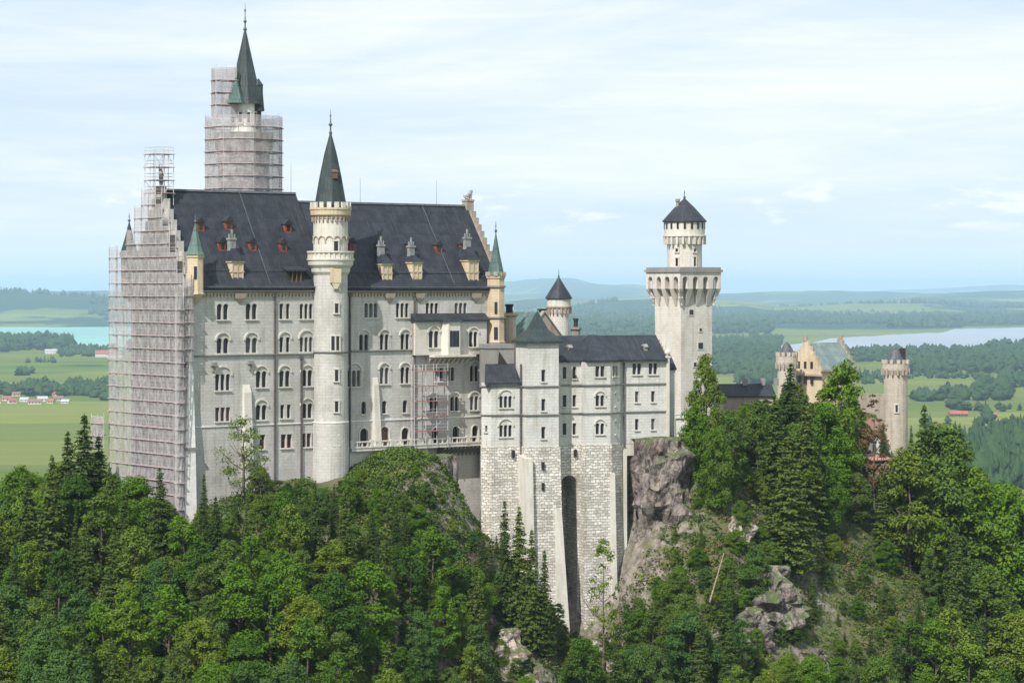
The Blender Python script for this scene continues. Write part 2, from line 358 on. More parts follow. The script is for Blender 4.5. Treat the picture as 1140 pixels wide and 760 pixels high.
def H(x, y, rough=True):
    x = np.atleast_1d(np.asarray(x, float)); y = np.atleast_1d(np.asarray(y, float))
    z = rr(x, y) @ W_[:-3] + W_[-3] + W_[-2]*x + W_[-1]*y
    if rough:
        front = sstep(412, 392, y)
        rid = 1-np.abs(fbm(x*.11+y*.03, y*.05+z*.03, 5, 4))*2
        z = z + fbm(x*.045, y*.045, 3)*1.6*front + (rid-.4)*2.0*front + fbm(x*.35, y*.35, 9, 3)*.6*(.4+front)
    f = np.maximum(np.maximum(sstep(118, 215, np.abs(x-5)), sstep(505, 690, y)), sstep(275, 195, y))
    return z*(1-f) + (VZ-3)*f
def ground_material():
    m, Nn, Lk, b = mk('hillside_ground')
    g = Nn.new('ShaderNodeNewGeometry'); pos = g.outputs['Position']
    s = nd(Nn, Lk, 'ShaderNodeSeparateXYZ', {0: g.outputs['True Normal']})
    n1 = nd(Nn, Lk, 'ShaderNodeTexNoise', {'Vector': pos, 'Scale': .25, 'Detail': 6., 'Roughness': .7})
    n2 = nd(Nn, Lk, 'ShaderNodeTexNoise', {'Vector': pos, 'Scale': 1.7, 'Detail': 5., 'Roughness': .7})
    c = mixc(Nn, Lk, rng(Nn, Lk, n1.outputs['Fac'], .35, .65, 0, 1.), (.055, .085, .022), (.12, .105, .06))
    c = mixc(Nn, Lk, rng(Nn, Lk, n2.outputs['Fac'], .45, .7, 0, .7), c, (.085, .13, .03))
    mp = nd(Nn, Lk, 'ShaderNodeMapping', {0: pos, 'Scale': (1., 1., .35), 'Rotation': (0, .4, 0)})
    n3 = nd(Nn, Lk, 'ShaderNodeTexNoise', {'Vector': mp.outputs[0], 'Scale': .9, 'Detail': 8., 'Roughness': .75})
    rock = mixc(Nn, Lk, rng(Nn, Lk, n3.outputs['Fac'], .35, .65, 0, 1.), (.10, .085, .072), (.29, .25, .215))
    st = nd(Nn, Lk, 'ShaderNodeMath', {0: s.outputs[2], 1: rng(Nn, Lk, n1.outputs['Fac'], .3, .7, -.14, .14)}, operation='ADD')
    c = mixc(Nn, Lk, rng(Nn, Lk, st.outputs[0], .50, .66, 1., 0.), c, rock)
    Lk.new(c, b.inputs['Base Color']); b.inputs['Roughness'].default_value = .95
    bp = nd(Nn, Lk, 'ShaderNodeBump', {'Strength': .8, 'Distance': .5, 'Height': n3.outputs['Fac']}); Lk.new(bp.outputs[0], b.inputs['Normal'])
    return m
M['hill'] = ground_material()
def rockmat(name, dark, light, tint):
    m, Nn, Lk, b = mk(name)
    g = Nn.new('ShaderNodeNewGeometry'); pos = g.outputs['Position']
    mp = nd(Nn, Lk, 'ShaderNodeMapping', {0: pos, 'Scale': (1., 1., .4), 'Rotation': (.1, .5, 0)})
    n3 = nd(Nn, Lk, 'ShaderNodeTexNoise', {'Vector': mp.outputs[0], 'Scale': .55, 'Detail': 9., 'Roughness': .75, 'Distortion': .6})
    n1 = nd(Nn, Lk, 'ShaderNodeTexNoise', {'Vector': pos, 'Scale': .22, 'Detail': 4., 'Roughness': .6})
    n4 = nd(Nn, Lk, 'ShaderNodeTexNoise', {'Vector': pos, 'Scale': 1.6, 'Detail': 5., 'Roughness': .7})
    c = mixc(Nn, Lk, rng(Nn, Lk, n3.outputs['Fac'], .36, .62, 0, 1.), dark, light)
    c = mixc(Nn, Lk, rng(Nn, Lk, n1.outputs['Fac'], .45, .65, 0, .7), c, mixc(Nn, Lk, 1., c, tint, 'MULTIPLY'))
    mv = nd(Nn, Lk, 'ShaderNodeMapping', {0: pos, 'Scale': (.55, .55, .30), 'Rotation': (.2, .35, 0)})
    wv = nd(Nn, Lk, 'ShaderNodeVectorMath', {0: mv.outputs[0], 1: n4.outputs['Color']}, operation='ADD')
    vo_ = nd(Nn, Lk, 'ShaderNodeTexVoronoi', {'Vector': wv.outputs[0], 'Scale': 1.}, feature='DISTANCE_TO_EDGE')
    crk = rng(Nn, Lk, vo_.outputs['Distance'], 0., .09, 1., 0.)
    c = mixc(Nn, Lk, crk, c, mixc(Nn, Lk, 1., c, (.34, .32, .31), 'MULTIPLY'))
    s = nd(Nn, Lk, 'ShaderNodeSeparateXYZ', {0: g.outputs['True Normal']})
    mo = nd(Nn, Lk, 'ShaderNodeMath', {0: rng(Nn, Lk, s.outputs[2], .35, .8, 0, 1.), 1: rng(Nn, Lk, n4.outputs['Fac'], .35, .55, 0, 1.)}, operation='MULTIPLY')
    c = mixc(Nn, Lk, mo.outputs[0], c, (.07, .10, .028))
    Lk.new(c, b.inputs['Base Color']); b.inputs['Roughness'].default_value = .95
    bp = nd(Nn, Lk, 'ShaderNodeBump', {'Strength': .9, 'Distance': .6, 'Height': n3.outputs['Fac']}); Lk.new(bp.outputs[0], b.inputs['Normal'])
    return m
M['rock'] = rockmat('cliff_rock', (.085, .07, .062), (.30, .26, .235), (.72, .64, .60))
M['rockpale'] = rockmat('pale_rock', (.24, .19, .165), (.56, .48, .43), (.85, .72, .66))
gx = np.concatenate([np.arange(-225, -100, 3.), np.arange(-100, 110, .8), np.arange(110, 226, 3.)]); gy = np.concatenate([np.arange(190, 320, 3.), np.arange(320, 440, .8), np.arange(440, 700, 2.5)])
X, Y = np.meshgrid(gx, gy); Z = H(X.ravel(), Y.ravel())
nx, ny = len(gx), len(gy); idx = np.arange(nx*ny).reshape(ny, nx)
Q = np.stack([idx[:-1, :-1], idx[:-1, 1:], idx[1:, 1:], idx[1:, :-1]], -1).reshape(-1, 4)
ho = bpy.data.objects.new('castle_hill', npmesh('castle_hill', np.stack([X.ravel(), Y.ravel(), Z], 1), Q, M['hill'], True)); COL.objects.link(ho)
tag(ho, 'steep rocky hill carrying the castle', 'hill', kind='structure')

# valley sheet reaching the horizon
ys = np.concatenate([np.linspace(-1500, 1500, 12), 1500*np.geomspace(1.02, 50, 300)])
def valley_h(x, y):
    z = np.full_like(x, VZ); u = CU + x/np.maximum(y, 1)*F
    am = sstep(12800, 17000, y)
    z += am*(fbm(x/2600, y/1700, 21, 5)*.5+.5)*(60 + 30*sstep(20000, 45000, y))*np.clip(.35+fbm(u/210, y/9000, 4, 2)*.6+.4, .15, 1.4)
    def hill(uc, su, yc, sy, h, seed):
        n = .82+.22*fbm(u/45.+seed, y/1500., seed, 4); return h*n*np.exp(-((u-uc)/su)**4)*np.exp(-((y-yc)/sy)**2)
    z += hill(-40, 330, 15600, 1500, 150, 31) + hill(-60, 620, 27000, 2400, 150, 32)
    z += hill(595, 70, 42000, 3000, 330, 33) + hill(665, 80, 38000, 3000, 240, 34) + hill(560, 170, 33000, 3000, 130, 41)
    z += hill(640, 110, 21000, 1700, 110, 35) + hill(760, 120, 18000, 1400, 100, 36) + hill(1120, 130, 25000, 2600, 170, 37)
    z += hill(930, 220, 30000, 2500, 130, 38) + hill(1250, 300, 50000, 3500, 230, 39) + hill(980, 90, 17500, 1200, 55, 40)
    z -= 40*sstep(55000, 75000, y)
    return z
uu = np.concatenate([np.linspace(-3500, -400, 24), np.linspace(-380, 1540, 330), np.linspace(1560, 4600, 24)])
V, rows = [], []
for y in ys:
    xs = (uu-CU)/F*max(y, 2500); V.append(np.stack([xs, np.full_like(xs, y), valley_h(xs, np.full_like(xs, y))], 1))
nx, ny = len(uu), len(ys); idx = np.arange(nx*ny).reshape(ny, nx)
Q = np.stack([idx[:-1, :-1], idx[:-1, 1:], idx[1:, 1:], idx[1:, :-1]], -1).reshape(-1, 4)
def valley_material():
    m, Nn, Lk, b = mk('valley_meadows')
    pos = Nn.new('ShaderNodeNewGeometry').outputs['Position']
    def cells(scale, rot, rnd=.9):
        mp = nd(Nn, Lk, 'ShaderNodeMapping', {0: pos, 'Scale': scale, 'Rotation': (0, 0, rot)})
        return nd(Nn, Lk, 'ShaderNodeTexVoronoi', {'Vector': mp.outputs[0], 'Scale': 1., 'Randomness': rnd}, voronoi_dimensions='2D', distance='CHEBYCHEV').outputs['Color']
    c1 = nd(Nn, Lk, 'ShaderNodeSeparateColor', {0: cells((1/700., 1/210., 1), .10)}).outputs[0]
    cr = Nn.new('ShaderNodeValToRGB'); cr.color_ramp.interpolation = 'CONSTANT'
    cc = [(.10, .145, .028), (.14, .175, .036), (.12, .165, .030), (.17, .19, .055), (.13, .155, .045), (.085, .13, .030), (.18, .20, .05)]
    while len(cr.color_ramp.elements) < len(cc): cr.color_ramp.elements.new(.5)
    for i, c in enumerate(cc): cr.color_ramp.elements[i].position = i/len(cc); cr.color_ramp.elements[i].color = (*c, 1)
    Lk.new(c1, cr.inputs[0])
    n1 = nd(Nn, Lk, 'ShaderNodeTexNoise', {'Vector': pos, 'Scale': .0035, 'Detail': 6., 'Roughness': .65})
    c = mixc(Nn, Lk, rng(Nn, Lk, n1.outputs['Fac'], .35, .7, 0, .5), cr.outputs[0], (.10, .14, .04))
    c2 = nd(Nn, Lk, 'ShaderNodeSeparateColor', {0: cells((1/1300., 1/420., 1), -.14)}).outputs[1]
    c = mixc(Nn, Lk, rng(Nn, Lk, c2, .55, .56, 0, .45), c, (.135, .15, .05))
    mv = nd(Nn, Lk, 'ShaderNodeMapping', {0: pos, 'Scale': (1/2500., 1/55., 1), 'Rotation': (0, 0, .05)})
    n5 = nd(Nn, Lk, 'ShaderNodeTexNoise', {'Vector': mv.outputs[0], 'Scale': 1., 'Detail': 4., 'Roughness': .7})
    c = mixc(Nn, Lk, rng(Nn, Lk, n5.outputs['Fac'], .4, .68, 0, .55), c, mixc(Nn, Lk, 1., c, (.72, .78, .7), 'MULTIPLY'))
    # woods further out
    sp = nd(Nn, Lk, 'ShaderNodeSeparateXYZ', {0: pos})
    mp = nd(Nn, Lk, 'ShaderNodeMapping', {0: pos, 'Scale': (1/1500., 1/2300., 1/1500.)})
    n2 = nd(Nn, Lk, 'ShaderNodeTexNoise', {'Vector': mp.outputs[0], 'Scale': 1., 'Detail': 7., 'Roughness': .62})
    far = rng(Nn, Lk, sp.outputs[1], 9000., 13500., 0, .13)
    th = nd(Nn, Lk, 'ShaderNodeMath', {0: n2.outputs['Fac'], 1: far}, operation='ADD')
    wood = rng(Nn, Lk, th.outputs[0], .575, .60, 0, 1.)
    c = mixc(Nn, Lk, wood, c, (.022, .048, .022))
    Lk.new(c, b.inputs['Base Color']); b.inputs['Roughness'].default_value = 1.; b.inputs['Specular IOR Level'].default_value = 0.
    return m
M['valley'] = valley_material()
vo = bpy.data.objects.new('ground', npmesh('ground', np.concatenate(V), Q, M['valley'], True)); COL.objects.link(vo)
tag(vo, 'green meadow plain reaching to low wooded hills', 'ground', kind='structure')

# lakes
def watermat(name, col, rough, spec):
    m, Nn, Lk, b = mk(name)
    pos = Nn.new('ShaderNodeNewGeometry').outputs['Position']
    mp = nd(Nn, Lk, 'ShaderNodeMapping', {0: pos, 'Scale': (1/900., 1/1800., 1)})
    n = nd(Nn, Lk, 'ShaderNodeTexNoise', {'Vector': mp.outputs[0], 'Scale': 1., 'Detail': 4., 'Roughness': .6})
    c = mixc(Nn, Lk, rng(Nn, Lk, n.outputs['Fac'], .3, .7, 0, 1.), tuple(x*.9 for x in col), tuple(x*1.1 for x in col))
    Lk.new(c, b.inputs['Base Color']); b.inputs['Roughness'].default_value = rough; b.inputs['Specular IOR Level'].default_value = spec; return m
M['lakeL'] = watermat('turquoise_water', (.17, .36, .32), .5, .10)
M['lakeR'] = watermat('pale_blue_water', (.25, .29, .33), .4, .15)
def on_plane(u, v, z=VZ): Yd = z*F/(HV-v); return Vector(((u-CU)/F*Yd, Yd, z))
def lake(name, pts, mat, label):
    mb = MB(); zt = VZ+.4
    rnd = random.Random(5); P2 = []
    for i in range(len(pts)):
        a, b_ = pts[i], pts[(i+1) % len(pts)]
        for k in range(8):
            t = k/8; P2.append((a[0]+(b_[0]-a[0])*t, a[1]+(b_[1]-a[1])*t+(rnd.uniform(-.35, .35) if k else 0)))
    mb.face([on_plane(u, v, zt) for u, v in P2])
    return tag(mb.build(name, mat), label, 'lake', kind='structure')
lake('lake', [(-420, 362.2), (100, 362), (232, 362.6), (268, 366), (262, 374), (205, 385), (128, 389.5), (76, 386), (70, 381.5), (0, 380.5), (-420, 381)], M['lakeL'], 'turquoise lake in front of the dark wooded hill')
lake('lake', [(820, 388), (905, 381), (925, 376.5), (985, 373), (1050, 370), (1062, 366), (1140, 364.5), (1500, 363), (1500, 384), (1140, 387), (1075, 388.5), (985, 391), (900, 392)], M['lakeR'], 'pale blue grey lake spreading behind the gatehouse')

# rock cliffs beside the bower and below the terrace
def rockmesh(name, cxy, z0, z1, rads, mat, label, seed, nr=34, na=56, amp=1.3, rot=0, kind='structure', cat='rock', freq=.16):
    rings = []; rnd = random.Random(seed)
    vs = []
    for j in range(nr):
        t = j/(nr-1); z = z0+(z1-z0)*t
        i = min(int(t*(len(rads)-1)), len(rads)-2); q = t*(len(rads)-1)-i
        rx, ry, ox, oy = [rads[i][k]*(1-q)+rads[i+1][k]*q for k in range(4)]
        for a in range(na):
            th = 2*math.pi*a/na; x = rx*math.cos(th); y = ry*math.sin(th)
            x, y = x*math.cos(rot)-y*math.sin(rot), x*math.sin(rot)+y*math.cos(rot)
            p = Vector((cxy[0]+ox+x, cxy[1]+oy+y, z))
            n = noise.fractal(p*freq + Vector((seed*7.1, 0, 0)), .9, 2.1, 6)
            n2 = abs(noise.noise(Vector((p.x*.5, p.y*.5, p.z*.17)) + Vector((seed, 3, 1))))
            k = 1 + (n*amp - n2*amp*.7)/max(2.2, (rx+ry)/2)
            p = Vector((cxy[0]+ox+x*k, cxy[1]+oy+y*k, z + noise.noise(p*.4)*amp*.5))
            vs.append(p)
    vs.append(Vector((cxy[0]+rads[-1][2], cxy[1]+rads[-1][3], z1+.4)))
    fs = []
    for j in range(nr-1):
        for a in range(na): b_ = (a+1) % na; fs.append((j*na+a, j*na+b_, (j+1)*na+b_, (j+1)*na+a))
    top = len(vs)-1
    for a in range(na): fs.append(((nr-1)*na+a, (nr-1)*na+(a+1) % na, top))
    me = bpy.data.meshes.new(name); me.from_pydata([tuple(p) for p in vs], [], fs); me.materials.append(mat)
    o = bpy.data.objects.new(name, me); COL.objects.link(o); return tag(o, label, cat, kind=kind)
rockmesh('rock_face', (px(738, 419), 419.0), -64, -24.8, [(9.6, 10.0, 2.6, -2), (8.6, 9.0, 2.1, -1), (7.2, 7.6, 1.2, 0), (5.8, 6.8, -.1, 0), (5.0, 6.0, -.4, 0)], M['rock'], 'rugged grey brown cliff under the east end of the white wing', 3, 52, 90, 2.0, .2, freq=.2)
rockmesh('rock_face', (px(497, 402), 402), -62, -26.6, [(3.6, 6, .6, -4), (3.0, 5, .3, -1), (2.4, 4, 0, 0), (1.6, 3, -.4, 0)], M['rock'], 'narrow grey rock rib between the grassy knoll and the recessed wall', 4, 44, 60, 1.4, .1, freq=.25)
def boulder(u, Yd, r, label, seed, mat, up=0.3):
    x = px(u, Yd); z = float(H([x], [Yd])[0])
    o = rockmesh('rock', (x, Yd), z-r*.8, z+r*1.0+up, [(r, r*.8, 0, 0), (r*1.05, r*.9, 0, 0), (r*.95, r*.8, 0, 0), (r*.5, r*.5, 0, 0)], mat, label, seed, 18, 30, r*.55, 0, freq=.5)
boulder(563, 383, 3.3, 'pale pink broken rock on the brown slope below the stone base', 11, M['rockpale'], 1)
boulder(590, 381, 1.6, 'small pale rock to the lower right of the pink broken rock', 12, M['rockpale'])
boulder(603, 382, 2.2, 'grey white rock slab at the bottom of the brown gully', 13, M['rock'], 1.5)
boulder(824, 412, 2.2, 'pale rock among the trees right of the fallen trunk', 14, M['rockpale'])
boulder(858, 404, 4.6, 'large grey rock outcrop under the tall dark spruces', 15, M['rock'], 2.5)
boulder(838, 398, 3.0, 'grey rock outcrop lower left of the largest outcrop', 16, M['rock'], 1)
boulder(690, 404, 2.0, 'white rock at the foot of the bower base beside the cliff', 17, M['rockpale'], .6)
boulder(905, 400, 3.0, 'brown rock patch in the sparse slope below the gatehouse', 18, M['rock'])
boulder(660, 398, 3.4, 'white limestone rock at the foot of the polygonal stone base', 19, M['rockpale'], 1)
# ---------------------------------------------------------------- castle helpers
def window(parent, fr, sc, zb, h, n, lw, gap=.2, out=0., arch=True, relief=False, depth=.45, sill=True, bars=False, mat='trim', holes=None, sash=False):
    """n lights side by side; returns nothing, appends its wall openings to HOLES and builds the window part"""
    lw *= 1.13; tot = n*lw + (n-1)*gap; fm = MB(); pn = MB()
    for k in range(n):
        c = sc - tot/2 + lw/2 + k*(lw+gap)
        if holes is not None: holes.append((c, zb, lw, h, arch))
        ko = out-depth+.02
        pn.box(fr, c-lw/2, c+lw/2, ko-.03, ko, zb, zb+h)
        if bars:
            fm.box(fr, c-.035, c+.035, ko+.003, ko+.06, zb, zb+h-.1)
            fm.box(fr, c-lw/2+.001, c+lw/2-.001, ko+.003, ko+.05, zb+h*.58, zb+h*.58+.07)
    if sill: fm.box(fr, sc-tot/2-.2, sc+tot/2+.2, out+.003, out+.2, zb-.2, zb-.003)
    am = MB()
    if relief:
        r0 = tot/2+.12; r1 = r0+.26; zc = zb+h-lw*.35; nn = 12
        for i in range(nn):
            a, b = math.pi*i/nn, math.pi*(i+1)/nn
            q = lambda r, t: (sc-r*math.cos(t), zc+r*.92*math.sin(t))
            p = [q(r0, a), q(r1, a), q(r1, b), q(r0, b)]
            am.across(fr, out+.003, out+.17, p)
    wo = fm.build('window', M[mat], parent); pn.build('pane', M['curtain' if int(abs(sc)*7+abs(zb)*3) % 5 == 0 else 'glass'], wo)
    if relief: am.build('arch_moulding', M[mat], wo)
    if sash:
        sm = MB()
        for k in range(n):
            c = sc - tot/2 + lw/2 + k*(lw+gap); ko = out-depth+.023
            sm.box(fr, c-lw/2+.003, c-lw/2+.13, ko, ko+.08, zb+.003, zb+h-.1); sm.box(fr, c+lw/2-.13, c+lw/2-.003, ko, ko+.08, zb+.003, zb+h-.1); sm.box(fr, c-lw/2+.131, c+lw/2-.131, ko+.003, ko+.07, zb+h*.5, zb+h*.5+.12)
        sm.build('sash', M['wood' if sash == 'red' else 'woodbrown'], wo)
    return wo
def band(mb, fr, s0, s1, z, out=0., h=.35, d=.22):
    mb.along(fr, s0, s1, [(out+.003, z), (out+d, z+h*.4), (out+d, z+h), (out+.003, z+h)])
def spire(parent, cx_, cy_, r, z0, z1, zf, n=8, mat='copper', name='spire', a0=.39):
    mb = MB(); mb.lathe(cx_, cy_, [(r*.96, z0-.05), (r*1.12, z0), (r*.93, z0+(z1-z0)*.10), (r*.50, z0+(z1-z0)*.5), (.09, z1)], n, a0, False)
    o = mb.build(name, M[mat], parent)
    fb = MB(); zz_ = z1-.3; hh = zf-z1+.3
    fb.lathe(cx_, cy_, [(.10, zz_), (.09, zz_+hh*.2), (.22, zz_+hh*.28), (.22, zz_+hh*.36), (.07, zz_+hh*.44), (.05, zz_+hh*.62), (.14, zz_+hh*.68), (.05, zz_+hh*.75), (.03, zz_+hh)], 8, 0, False)
    fb.build('finial', M['finial'], o); return o
def gable_roof(fr, s0, s1, of, ob, ze, zr, th=.28, over=.5, ovs=0.):
    mb = MB(); om = (of+ob)/2; k = (zr-ze)/(of-om); s0 -= ovs; s1 += ovs
    mb.along(fr, s0, s1, [(of+over, ze-k*over), (om, zr), (om, zr+th), (of+over, ze-k*over+th)])
    mb.along(fr, s0, s1, [(ob-over, ze-k*over), (om, zr), (om, zr+th), (ob-over, ze-k*over+th)])
    return mb
def stepped(mb, fr, s0, s1, of, ob, ze, zr, n, mat=None):
    """stepped gable wall: boxes butted along out"""
    om = (of+ob)/2; wd = (of-ob)/2/n
    for i in range(n):
        z = ze + (zr-ze)*(i+1)/n + .25
        if i == n-1: mb.box(fr, s0, s1, om-wd, om+wd, ze-.5, z)
        else:
            mb.box(fr, s0, s1, of-(i+1)*wd, of-i*wd, ze-.5, z); mb.box(fr, s0, s1, ob+i*wd, ob+(i+1)*wd, ze-.5, z)

# ================================================================ PALACE
PA = Fr(px(212, 380), 380, 38)
SE = round(PA.su(364), 2); S1 = round(PA.su(560), 2)
EAV, RW, RE = .3, 15.0, 13.7
pal = thing('palace_building', 'huge pale grey palace with dark blue slate roofs and rows of round arched windows', 'palace', PA.P(0, 0, -38))
holes = []
def prow(us, zb, h, n, lw, arch=True, relief=False, gap=.2, sill=True):
    sash = 'red' if (zb < -24 or (zb < -20 and n == 3)) else False
    for u in us: window(pal, PA, PA.su(u), zb, h, n, lw, gap, 0, arch, relief, holes=holes, sill=sill, sash=sash)
prow((248, 280), -4.6, 2.4, 2, .82, relief=False); prow((317,), -4.6, 2.35, 2, .62, False, gap=.5); prow((341,), -4.6, 2.35, 3, .58, gap=.22)
prow((248, 280), -9.75, 2.3, 2, .85, relief=True); prow((317,), -9.75, 2.3, 2, .62, False, True, gap=.5); prow((341,), -9.75, 2.3, 3, .58, relief=True)
prow((248,), -15.4, 2.5, 3, .66, relief=True); prow((291, 317, 342), -15.1, 2.5, 2, .78, relief=True)
prow((248,), -20.1, 2.1, 3, .66, False); prow((291, 342), -20.1, 2.3, 2, .78, relief=True); prow((318,), -20.0, 2.1, 2, .62, False, gap=.5)
prow((292,), -24.6, 2.2, 1, .9, False); prow((319,), -24.6, 2.1, 2, .8, False); prow((344,), -24.6, 2.1, 3, .7, False)
prow((413, 448, 481, 513), -4.5, 2.3, 3, .62, relief=False)
prow((405, 428, 451), -9.65, 2.5, 2, .68, relief=True); prow((527,), -9.4, 2.6, 2, .75, relief=True)
prow((394,), -15.4, 2.6, 3, .62, relief=True); prow((428, 451, 528), -15.1, 2.6, 2, .68, relief=True); prow((489, 501.5), -14.9, 2.2, 2, .6, relief=False)
prow((405, 428, 451), -19.8, 2.0, 1, .8, relief=False); prow((483, 506, 528), -19.8, 2.3, 2, .66, relief=True)
ent = holes.__len__()
for u, ww_, hh_ in ((405, 1.5, 2.9), (428, 1.7, 3.0), (451, 1.4, 2.7), (484, 1.3, 2.6), (507, 1.3, 2.6), (529, 1.3, 2.6)):
    s = PA.su(u); holes.append((s, -24.95, ww_, hh_, True)); mb = MB()
    mb.box(PA, s-ww_/2, s+ww_/2, -.46, -.43, -24.95, -24.95+hh_); d = mb.build('door', M['woodbrown' if u == 428 else 'glass'], pal)
    mb = MB(); r0 = ww_/2+.02
    for sg in (-1, 1): mb.box(PA, s+sg*(r0+.11)-.1, s+sg*(r0+.11)+.1, .003, .12, -24.95, -24.95+hh_-ww_/2)
    for i in range(10):
        a, b = math.pi*i/10, math.pi*(i+1)/10; q = lambda r, t: (s-r*math.cos(t), -24.95+hh_-ww_/2+r*math.sin(t))
        mb.across(PA, .003, .13, [q(r0, a), q(r0+.2, a), q(r0+.2, b), q(r0, b)])
    mb.build('door_surround', M['trim'], d)
W1 = MB(); W1.wall(PA, 0, S1, -42, EAV, holes)
W1.box(PA, 0, SE, -.6, -17.4, -42, EAV-.2); W1.box(PA, SE, S1, -.6, -17.4, -42, EAV-.2)
W1.face([PA.P(0, 0, -42), PA.P(0, -18, -42), PA.P(0, -18, EAV), PA.P(0, 0, EAV)])
W1.face([PA.P(S1, 0, -42), PA.P(S1, -18, -42), PA.P(S1, -18, EAV), PA.P(S1, 0, EAV)])
W1.face([PA.P(0, -18, -42), PA.P(S1, -18, -42), PA.P(S1, -18, EAV), PA.P(0, -18, EAV)])
W1.across(Fr(*PA.P(0, 0)[:2], 38), -17.9, -.1, [(S1-.4, EAV), (S1-.4, EAV+.01), (S1-.39, EAV+.01), (S1-.39, EAV)])
W1.build('wall', M['lime'], pal)
g = MB(); stepped(g, PA, -.35, .55, .25, -18.25, EAV+.2, RW+.3, 9)
g.build('stepped_gable', M['lime'], pal, label='tall stepped west gable behind the scaffold')
g = MB(); stepped(g, PA, S1-.8, S1+.1, .1, -18.1, EAV+.2, RE+.3, 12); g.build('stepped_gable', M['tan'], pal, label='brownish east gable carrying the lion')
r1 = gable_roof(PA, .55, SE, 0, -18, EAV+.35, RW)
r1.face([PA.P(SE-.02, .1, EAV), PA.P(SE-.02, -9, RW+.2), PA.P(SE-.02, -18.1, EAV)])
roofW = r1.build('roof', M['slate'], pal)
r2 = gable_roof(PA, SE, S1-.8, 0, -18, EAV+.2, RE); roofE = r2.build('roof', M['slate'], pal)
c = MB(); band(c, PA, .6, SE, -.55, 0, .55, .42); band(c, PA, SE, S1, -.60, 0, .5, .38)
for k in range(int(S1/.62)):
    s = .9+k*.62
    if s < S1-.6: c.box(PA, s, s+.3, .003, .28, -1.15, -.62)
for s0, s1 in ((0.6, S1-1.5),): pass
c.build('cornice', M['tan'], pal)
c = MB(); band(c, PA, .3, SE+1.0, -10.25, 0, .3, .28); band(c, PA, SE+4.5, S1-1.4, -9.95, 0, .3, .28); c.build('string_course', M['grey'], pal)
c = MB(); band(c, PA, .8, S1-1.2, -21.0, 0, .22, .14); c.build('string_course', M['white'], pal)
for u, zt, zb in ((305.5, -.6, -33), (335, -10.4, -30), (461, -.6, -25), (389, -.6, -25)):
    s = PA.su(u); mb = MB(); mb.box(PA, s-.13, s+.13, .05, .3, zb, zt); mb.box(PA, s-.25, s+.25, .04, .38, zt-.5, zt-.05); mb.build('drainpipe', M['pipe'], pal)
def buttress(s, wd, o0, o1, z0, z1, mat='lime', label=None):
    mb = MB(); P = lambda a, o, z: PA.P(a, o, z)
    mb.loft([[P(s-wd*.62, .0, z0), P(s+wd*.62, .0, z0), P(s+wd*.62, o0, z0), P(s-wd*.62, o0, z0)],
             [P(s-wd/2, .0, z1), P(s+wd/2, .0, z1), P(s+wd/2, o1, z1), P(s-wd/2, o1, z1)],
             [P(s-wd/2, .0, z1+1.2), P(s+wd/2, .0, z1+1.2), P(s+wd/2, .02, z1+1.2), P(s-wd/2, .02, z1+1.2)]])
    return mb.build('buttress', M[mat], pal, label=label)
mb = MB()
mb.loft([[PA.P(a, o_, -40) for a, o_ in ((-2.0, -.6), (-2.0, 1.5), (.35, 1.5), (.35, -.6))], [PA.P(a, o_, -24) for a, o_ in ((-1.45, -.6), (-1.45, 1.1), (.25, 1.1), (.25, -.6))], [PA.P(a, o_, -12.4) for a, o_ in ((-.7, -.6), (-.7, .55), (.15, .55), (.15, -.6))], [PA.P(a, o_, -11) for a, o_ in ((-.05, -.6), (-.05, .03), (.05, .03), (.05, -.6))]])
b_ = mb.build('buttress', M['white'], pal, label='tall tapering white buttress on the south west corner')  # white colour carries the sunlit brightness of this buttress
mb = MB(); mb.box(PA, -1.75, .5, -.7, 1.3, -24.2, -23.8); mb.build('string_course', M['grey'], b_)
buttress(PA.su(274), 1.3, 1.5, .5, -36, -15.8, 'trim'); buttress(PA.su(417.5), .95, 1.1, .4, -25.1, -15.2, 'trim')
for u, v in ((237, 405), (278, 403)):
    s = PA.su(u); mb = MB(); z = PA.zz(v, s); mb.box(PA, s-.45, s+.45, .003, .6, z-.3, z+.25); mb.box(PA, s-.18, s+.18, .003, .35, z-1.2, z-.3); mb.build('water_spout', M['grey'], pal)

# stair tower on the south front
sT = PA.su(368, 1.0); T = PA.P(sT, 1.0); tx, ty = T.x, T.y
tw = MB(); tw.lathe(tx, ty, [(2.95, -40), (2.85, -21), (2.7, -20.9), (2.66, 2.9)], 32, 0, True); st = tw.build('stair_tower', M['lime'], pal, True)
tw = MB(); tw.lathe(tx, ty, [(2.66, 2.2), (3.0, 2.7), (3.1, 3.3), (3.5, 3.8), (3.62, 4.5), (3.75, 4.55), (3.75, 4.8), (3.45, 4.8)], 32); tw.build('gallery_corbel', M['trim'], st)
bl = MB()
for i in range(28):
    a = 2*math.pi*i/28; f2 = Fr(tx, ty, math.degrees(a)); 
    bl.box(f2, 3.42, 3.6, -.18, .18, 4.8, 5.7)
bl.lathe(tx, ty, [(3.38, 5.7), (3.72, 5.7), (3.72, 5.98), (3.38, 5.98)], 32, 0, False); bl.lathe(tx, ty, [(3.5, 4.8), (3.5, 5.7)], 32, 0, False); bl.build('balustrade', M['trim'], st)
tw = MB(); tw.lathe(tx, ty, [(2.7, 4.7), (2.7, 10.2), (2.7, 10.9)], 32); tw.build('drum', M['trim'], st, False)
ar = MB()
